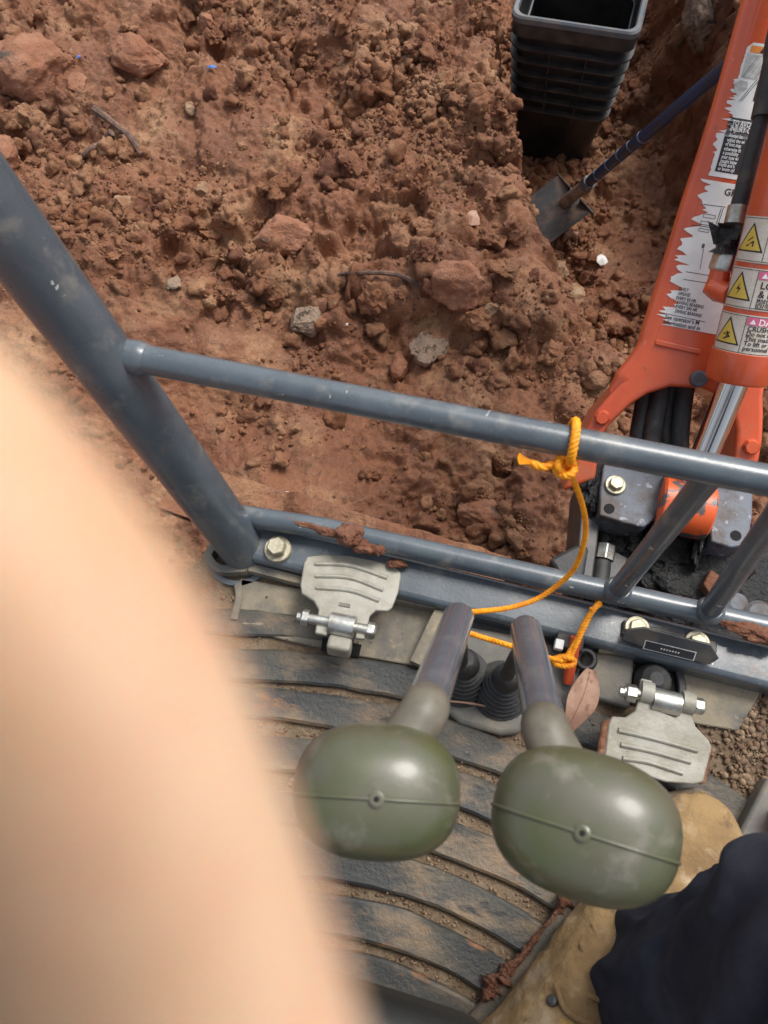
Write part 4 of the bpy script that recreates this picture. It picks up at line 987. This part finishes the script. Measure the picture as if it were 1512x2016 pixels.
# black hoses passing through the fork of the boom
for k, (xa, xb, lift) in enumerate(((1275, 1262, .0), (1300, 1285, .015), (1325, 1322, -.005), (1352, 1345, .01))):
    pts = [A(xb, 1000, -.16) + uz * lift, bp(xb + 4, 900) - bnrm * .055 + uz * lift, bp(xa + 6, 800) - bnrm * .06 + uz * lift, bp(xa + 30, 700) - bnrm * .07, bp(xa + 60, 600) - bnrm * .09]
    mb = MB(); mb.tube(smooth_path(pts, 24), .0135, 16); mb.build('hydraulic_line', M_rubber, sb)
# right of the bracket: grey plate and pale fitting behind the rail post
blockpx([(1385, 1150), (1400, 1120), (1440, 1150), (1460, 1190), (1420, 1200)], -.10, .02, 'cover_plate', M_mudrail, sb)
mb = MB(); mb.lathe(A(1490, 1215, -.06), (0, 0, 1), [(0, .020), (.010, .020), (.014, .015)], 24); mb.build('drain_cap', M_worn, sb)
mb = MB(); mb.lathe(A(1446, 1192, -.03), (0, 0, 1), [(0, .014), (.010, .014), (.012, .009)], 20); mb.build('drain_cap', M_worn, sb)

# ------------------------------------------------------------------ mud stuck to the rail and beam
def mudclump(pts, seed, label, name='mud_clump'):
    t = MB()
    for i, (p, s_, sq) in enumerate(pts):
        v, f = rock_shape(3, seed + i, .9, 3, sq); t.add(v * s_ + p, f.tolist())
    return tag(t.build(name, M_mudrail, smooth=180), label, 'mud')
mudclump([(A(690, 1055, .075), .018, (.9, .8, .6)), (A(715, 1072, .068), .014, (1.2, .8, .5)), (A(740, 1082, .066), .010, (1, .8, .6)), (A(655, 1050, .071), .011, (1.8, .5, .35)), (A(610, 1035, .071), .010, (2.2, .4, .3)), (A(555, 1020, .071), .009, (2.2, .35, .3))], 500, 'brown mud clump stuck on the left end of the lower rail')
mudclump([(A(785, 1112, .050), .009, (1.3, .7, .5)), (A(770, 1108, .048), .006, (1, 1, .6))], 520, 'small brown mud crumb at the corner of the folded pedal')
mudclump([(A(1480, 1240, .070), .016, (2, .6, .4)), (A(1515, 1250, .070), .018, (1.6, .7, .5)), (A(1450, 1232, .070), .010, (1.8, .5, .35))], 530, 'brown mud smear on the right end of the lower rail')

# ------------------------------------------------------------------ orange rope
RP = thing('orange_rope', Ur(.03) - np.array([0, 0, .02]), 'bright orange twisted rope tied from the upper rail to the lock lever', 'rope')
def rope(path, name, r=.0034, twist=170, parent=RP, n=140):
    Q = smooth_path(path, n); T = np.gradient(Q, axis=0); L = np.concatenate([[0], np.cumsum(np.linalg.norm(np.diff(Q, axis=0), axis=1))]); T /= np.linalg.norm(T, axis=1)[:, None]
    nq = max(24, int(L[-1] / .0022)); s_ = np.linspace(0, L[-1], nq); Q = np.stack([np.interp(s_, L, Q[:, k]) for k in range(3)], -1)
    T = np.gradient(Q, axis=0); T /= np.linalg.norm(T, axis=1)[:, None]
    u = unit(np.cross(T[0], [.3, .2, .9])); mb = MB(); U = []
    for i in range(nq): u = unit(u - T[i] * (u @ T[i])); U.append(u)
    U = np.array(U); V = np.cross(T, U)
    for k in range(3):
        a = s_ * twist * 3.2 + k * 2.094
        mb.tube(Q + r * .42 * (np.cos(a)[:, None] * U + np.sin(a)[:, None] * V), r * .66, 8)
    return mb.build(name, M_rope, parent, smooth=180)
xk = A(1110, 915, .33)
def around(c, ang, r=.0178): return c + np.array([0, math.cos(ang) * r, math.sin(ang) * r])
xr = A(1127, 850, .35)[0]; cU = Ur(xr)
loop = [around(cU, a) + np.array([-(1 - math.sin(a)) * .003, 0, 0]) for a in np.linspace(-2.4, 3.6, 14)]
kn = D(1112, 918, .665)
rope([kn + np.array([.004, 0, 0])] + [around(cU, a) + np.array([.004 - .007 * i / 11, 0, 0]) for i, a in enumerate(np.linspace(3.9, -1.9, 12))] + [kn], 'rail_loop', .0041)
kp = []
for i in range(34):
    a = i / 33 * 6.283 * 2.2; kp.append(kn + camx * .0075 * math.cos(a) + camy * .0085 * math.sin(a) * (1 if i < 20 else .6) + (RCW[:, 2]) * (.004 * math.sin(a * 1.5) + .002))
rope(kp, 'rope_knot', .0037, n=200)
rope([kn, kn - camx * .012 + camy * .001, D(1068, 920, .665), D(1046, 912, .665)], 'rope_tail', .0036, 90)
for k in range(7):
    e_ = D(1046, 912, .665); a = (k - 3) * .16; q = e_ - camx * .012 * math.cos(a) + camy * (.010 * math.sin(a) + .004)
    mb = MB(); mb.tube([e_ + camx * .004, (e_ + q) / 2, q], .0009, 5); mb.build('frayed_strand', M_rope, RP)
run = [kn, D(1133, 955, .69), D(1150, 1010, .715), D(1151, 1060, .74), D(1133, 1115, .77), D(1100, 1150, .79), D(1055, 1180, .80), D(1000, 1197, .79), D(940, 1204, .76), D(905, 1207, .715), D(884, 1222, .715), D(890, 1236, .735), D(925, 1247, .75), D(960, 1258, .75), D(1000, 1270, .74), D(1030, 1280, .76), D(1070, 1292, .80), D(1105, 1302, .84)]
rope(run, 'long_strand', .0028, n=300)
k2 = A(1110, 1302, .06); kp = []
for i in range(34):
    a = i / 33 * 6.283 * 2.0; kp.append(k2 + camx * .012 * math.cos(a) + camy * .005 * math.sin(a) + RCW[:, 2] * .004 * math.sin(a * 1.5))
rope(kp, 'lever_knot', .0033, n=200)
rope([k2, A(1135, 1262, .065), A(1152, 1225, .07), A(1172, 1196, .078), A(1180, 1190, .070), A(1176, 1186, .045)], 'rail_strand', .0034)
rope([A(1120, 1300, .06), A(1138, 1262, .068), A(1160, 1215, .072), A(1166, 1198, .079)], 'rail_strand', .0030)

# ------------------------------------------------------------------ dry leaf and stalks on the floor
lf = thing('dry_leaf', A(1140, 1380, .03), 'long pinkish brown dry leaf lying on the cab floor beside the right lever', 'leaf')
Pm = smooth_path([A(1163, 1318, .04), A(1153, 1360, .045), A(1136, 1400, .045), A(1112, 1446, .03)], 20); wd = .0165 * np.sin(np.linspace(.18, 3.0, len(Pm))) ** .7
T = np.gradient(Pm, axis=0); T /= np.linalg.norm(T, axis=1)[:, None]; S = np.cross(T, uz); G = []
for q in np.linspace(-1, 1, 7): G.append(Pm + S * (wd * q)[:, None] + uz * (.004 * q * q + .0015 * np.sin(np.linspace(0, 9, len(Pm))) * q)[:, None])
G = np.array(G); mb = MB(); mb.grid(G); mb.grid(G[::-1] - uz * .0007); mb.build('leaf_blade', M_leaf, lf, smooth=180)
mb = MB(); mb.tube(Pm + uz * .0005, .0010, 6); mb.build('midrib', M_leaf, lf)
mb = MB(); mb.tube(smooth_path([A(880, 1380, .03), A(920, 1384, .03), A(968, 1392, .03)], 12), .0014, 6)
tag(mb.build('dry_stalk', M_leaf), 'thin brown dry stalk lying across the foot of the lever boots', 'stalk')

# ------------------------------------------------------------------ the person in the seat
PE = thing('person', (.2, -.2, .0), 'person in navy trousers and a muddy tan boot, one finger blurred over the lens', 'person')
# boot: lofted along its axis
hl_ = np.array([.118, -.235, 0]); toe = np.array([.315, .090, 0]); ba = unit(toe - hl_); bs = np.array([ba[1], -ba[0], 0]); BL = np.linalg.norm(toe - hl_)
def boot_ring(t, w_, h0, h1, n=28, off=0., e=2.6):
    c = hl_ + ba * BL * t + bs * off; out = []
    for j in range(n):
        a = 2 * math.pi * j / n; f = lambda v, k: math.copysign(abs(v) ** k, v)
        out.append(c + bs * w_ * f(math.cos(a), 2 / e) + uz * ((h0 + h1) / 2 + (h1 - h0) / 2 * f(math.sin(a), 2 / e)))
    return out
sec = [(.0, .018, .03, .10), (.03, .034, .025, .13), (.12, .045, .022, .155), (.25, .047, .022, .165), (.38, .048, .022, .148), (.5, .051, .022, .122), (.62, .055, .022, .102), (.74, .057, .022, .092), (.85, .054, .022, .084), (.93, .044, .024, .073), (.98, .028, .028, .06), (1.0, .010, .034, .05)]
ts = np.linspace(0, 1, 70); sa = np.array(sec); G = []
for t_ in ts:
    q = [np.interp(t_, sa[:, 0], sa[:, k]) for k in (1, 2, 3)]; rg = np.array(boot_ring(t_, q[0], q[1], q[2], 56))
    cc_ = rg.mean(axis=0); dirs = rg - cc_; dirs /= np.linalg.norm(dirs, axis=1)[:, None]
    cr = -.0035 * np.abs(np.sin(t_ * 46 + 2 * fbm(rg[:, 0] * 40, rg[:, 1] * 40, 0, 2, 3))) ** .5 * math.exp(-((t_ - .55) / .12) ** 2)
    nz = .004 * fbm(rg[:, 0] * 30, rg[:, 1] * 30, rg[:, 2] * 30, 4, 7) + .0016 * fbm(rg[:, 0] * 140, rg[:, 1] * 140, rg[:, 2] * 140, 3, 9) + cr
    G.append(rg + dirs * nz[:, None])
mb = MB(); mb.grid(np.array(G), 0, False, True); boot = mb.build('boot', M_boot, PE, smooth=180)
for t_, hw_ in ((.70, .030), (.66, .036)):
    mb = MB(); mb.tube(smooth_path([hl_ + ba * BL * (t_ - .05 * q * q) + bs * q * hw_ + uz * (np.interp(t_, sa[:, 0], sa[:, 3]) - .012 * abs(q) ** 3 - .002) for q in np.linspace(-1.2, 1.2, 9)], 24), .0016, 8); mb.build('toe_seam', M_boot, boot, smooth=180)
mb = MB(); so_ = []
for t_, w_ in ((0, .024), (.03, .040), (.10, .049), (.2, .0505), (.3, .049), (.4, .0495), (.5, .053), (.58, .057), (.66, .060), (.74, .0615), (.82, .0595), (.89, .053), (.94, .044), (.98, .030), (1.0, .016)): so_.append((hl_ + ba * (BL * t_ * 1.03 - .004), w_))
pol = [c + bs * w_ for c, w_ in so_] + [c - bs * w_ for c, w_ in so_[::-1]]; pol = [q + uz * .008 + bs * .0025 * math.sin(i * 2.3) for i, q in enumerate(pol)]
mb.prism(pol, uz, .020); mb.build('sole', M_sole, boot, bevel=.007, seg=3)
for k in range(5):
    t_ = .32 + k * .055; c = hl_ + ba * BL * t_ - bs * .008 + uz * (.172 - .085 * (t_ - .25) / .37 ); mb = MB()
    mb.tube(smooth_path([c - bs * .030 - uz * .010 + ba * .004, c - bs * .012 + uz * .002 - ba * .004, c + bs * .012 + uz * .003 + ba * .004, c + bs * .03 - uz * .010 - ba * .003], 14), .0026, 8); mb.build('lace', M_boot, boot)
mb = MB(); tg = []
for i, t_ in enumerate(np.linspace(.24, .60, 8)):
    z_ = .178 - .085 * (t_ - .25) / .37; tg.append([hl_ + ba * BL * t_ + bs * q * (.024 + .004 * i / 7) + uz * (z_ - .012 * abs(q) ** 2 - .006) for q in np.linspace(-1, 1, 9)])
mb.grid(np.array(tg).transpose(1, 0, 2)); mb.build('tongue', M_lace, boot, smooth=180)
for k in range(2):
    for q in (-1, 1):
        t_ = .30 + k * .055; c = hl_ + ba * BL * t_ + bs * q * .031 + uz * (.160 - .085 * (t_ - .25) / .37); mb = MB(); mb.lathe(c, unit(bs * q + uz), [(-.004, .005), (.0035, .005), (.005, .003)], 12); mb.build('eyelet', M_paint_dk, boot)
mb = MB(); tt_ = np.linspace(.06, .56, 130); a_ = np.arange(16) * 2 * np.pi / 16; G = []
for t_ in tt_:
    q = hl_ + ba * BL * t_ - bs * np.interp(t_, [.06, .2, .4, .56], [.043, .051, .050, .054]) + uz * .022
    r_ = .0025 + .0065 * sm((fbm(np.array([t_ * 9.]), np.array([1.]), 0, 2, 61)[0] + .45) / .7) * min(1, (t_ - .05) * 12, (.57 - t_) * 12)
    dirs = np.cos(a_)[:, None] * bs + np.sin(a_)[:, None] * uz
    nz = fbm(t_ * 60 + 0 * a_, np.cos(a_) * 1.8, np.sin(a_) * 1.8, 4, 62, .7)
    G.append(q + dirs * (r_ * (1 + .8 * nz))[:, None])
mb.grid(np.array(G), 0, False, True)
mb.build('mud_crust', M_mudrail, boot, smooth=180)
# trouser leg: shin from the boot up to the knee, thigh back to the seat
kc = [D(1205, 2025, .80), D(1250, 1985, .74), D(1415, 1935, .64), D(1600, 1905, .53), D(1800, 1960, .44)]
kc += [kc[-1] + np.array(q) for q in ((.0, -.07, .03), (-.03, -.22, .02), (-.07, -.38, -.02))]
kr = [.058, .064, .070, .083, .086, .092, .098, .105]
Q = smooth_path(kc, 140); R_ = np.interp(np.linspace(0, 1, len(Q)), np.linspace(0, 1, len(kr)), kr); n_ = 64; G = []
T = np.gradient(Q, axis=0); T /= np.linalg.norm(T, axis=1)[:, None]; u = unit(np.cross([1., 0, 0], T[0]))
for i in range(len(Q)):
    u = unit(u - T[i] * (u @ T[i])); v_ = np.cross(T[i], u); a = np.arange(n_) * 2 * np.pi / n_
    s_ = i / len(Q); fx_ = fbm(Q[i][0] * 6 + np.cos(a) * 1.2, Q[i][1] * 6 + np.sin(a) * 1.2, s_ * 7., 3, 88)
    fold = .012 * np.sin(2 * a + 9 * s_) * np.exp(-((s_ - .1) / .25) ** 2) + .007 * np.sin(3 * a + 26 * s_ + 1.4 * np.sin(2 * a)) + .005 * np.abs(np.sin(1.5 * a + 15 * s_ + 2 * vnoise(np.cos(a), np.sin(a), s_ * 5., 9))) + .010 * vnoise(np.cos(a) * 2 + s_ * 9, np.sin(a) * 2, s_ * 6., 5) + .004 * np.sin(a * 5 + 40 * s_) * np.exp(-((s_ - .55) / .18) ** 2)
    fold = fold + .012 * (1 - np.abs(fx_)) ** 4 - .004
    r_ = R_[i] + fold
    G.append(Q[i] + r_[:, None] * (np.cos(a)[:, None] * u + np.sin(a)[:, None] * v_))
G = np.array(G); mb = MB(); mb.grid(G, 0, False, True); mb.grid((G * .96 + Q[:, None] * .04)[::-1][-8:], 0, False, True)
mb.build('trouser_leg', M_trouser, PE, smooth=180, sub=1)

# hand: one skinned mesh, index finger across the lens, the others curled behind it
def cw(x, y, b_): return CAM + RCW @ (np.array([x, y, b_]) * .001)          # millimetres: right, up, back from the lens
FD = 31.
def fpx(px, py, dep=FD): return ((px - CX) / FPX * dep, (CY - py) / FPX * dep, -dep)
tip, mid_, bas = fpx(-375, 655), fpx(140, 1350), fpx(420, 2260)
vs = [(-14, -150, -14), (-16, -118, -19), (-16, -88, -22), (-5, -52, -27), bas, mid_, tip,             # wrist, palm, index finger along the back
      (-34, -96, -18), (-60, -84, -10), (-66, -76, 8), (-50, -70, 17),             # middle, round the left edge
      (-36, -110, -17), (-61, -102, -9), (-66, -98, 8), (-52, -93, 17),            # ring
      (-34, -124, -16), (-58, -120, -8), (-64, -118, 8), (-53, -114, 16),          # little
      (4, -112, -18), (23, -92, -8), (25, -72, 8), (24, -56, 16),                 # thumb, round the right edge
      (-6, -215, 6), (10, -330, 60)]
es = [(0, 1), (1, 2), (2, 3), (3, 4), (4, 5), (5, 6), (1, 7), (7, 8), (8, 9), (9, 10), (1, 11), (11, 12), (12, 13), (13, 14), (1, 15), (15, 16), (16, 17), (17, 18), (1, 19), (19, 20), (20, 21), (21, 22), (0, 23), (23, 24)]
rd = [20, 16, 12, 10.0, 8.0, 7.4, 6.3, 10, 8, 7.5, 6.5, 10, 8, 7.5, 6.5, 9, 7, 6.5, 6, 11, 9.5, 8.5, 7, 27, 38]
me = bpy.data.meshes.new('hand'); o0 = np.array(ORG[PE.name]); me.from_pydata([(cw(*q) - o0).tolist() for q in vs], es, []); me.materials.append(M_skin)
ho = bpy.data.objects.new('hand', me); COL.objects.link(ho); ho.parent = PE
sk = ho.modifiers.new('skin', 'SKIN'); sk.use_smooth_shade = True
for i, r_ in enumerate(rd): me.skin_vertices[0].data[i].radius = (r_ * .001, r_ * .001)
me.skin_vertices[0].data[0].use_root = True
ss = ho.modifiers.new('sub', 'SUBSURF'); ss.levels = ss.render_levels = 3
ho['label'] = 'hand with one finger blurred across the lens'

# unseen phone in that hand, back to the scene, added to shade the finger
PH = thing('phone', cw(0, -50, 6), 'unseen black phone held in the hand, added to shade the finger', 'phone')
def rrect(hx, y0, y1, r, b_, n=6):
    out = []
    for k, (sx, yy) in enumerate(((1, y1), (-1, y1), (-1, y0), (1, y0))):
        for a in np.linspace(0, math.pi / 2, n):
            a2 = a + k * math.pi / 2; sy = 1 if yy == y1 else -1
            out.append(cw(-27 + sx * (hx - r) + r * math.cos(a2), yy - sy * r + r * math.sin(a2), b_))
    return np.array(out)
mb = MB(); G = np.array([rrect(34.5, -126.5, 16.5, 7, 1.6), rrect(36, -128, 18, 8, 3.2), rrect(36, -128, 18, 8, 8), rrect(34.5, -126.5, 16.5, 7, 9.4)])
mb.grid(G, 0, False, True); mb.add(G[0], [tuple(range(24))]); mb.add(G[3], [tuple(range(24))[::-1]]); mb.build('phone_body', M_seat, PH, smooth=40)
mb = MB(); g2 = rrect(33.5, -118, 6, 5, 9.5); mb.add(g2, [tuple(range(24))[::-1]]); mb.build('screen', M_black, PH, smooth=0)
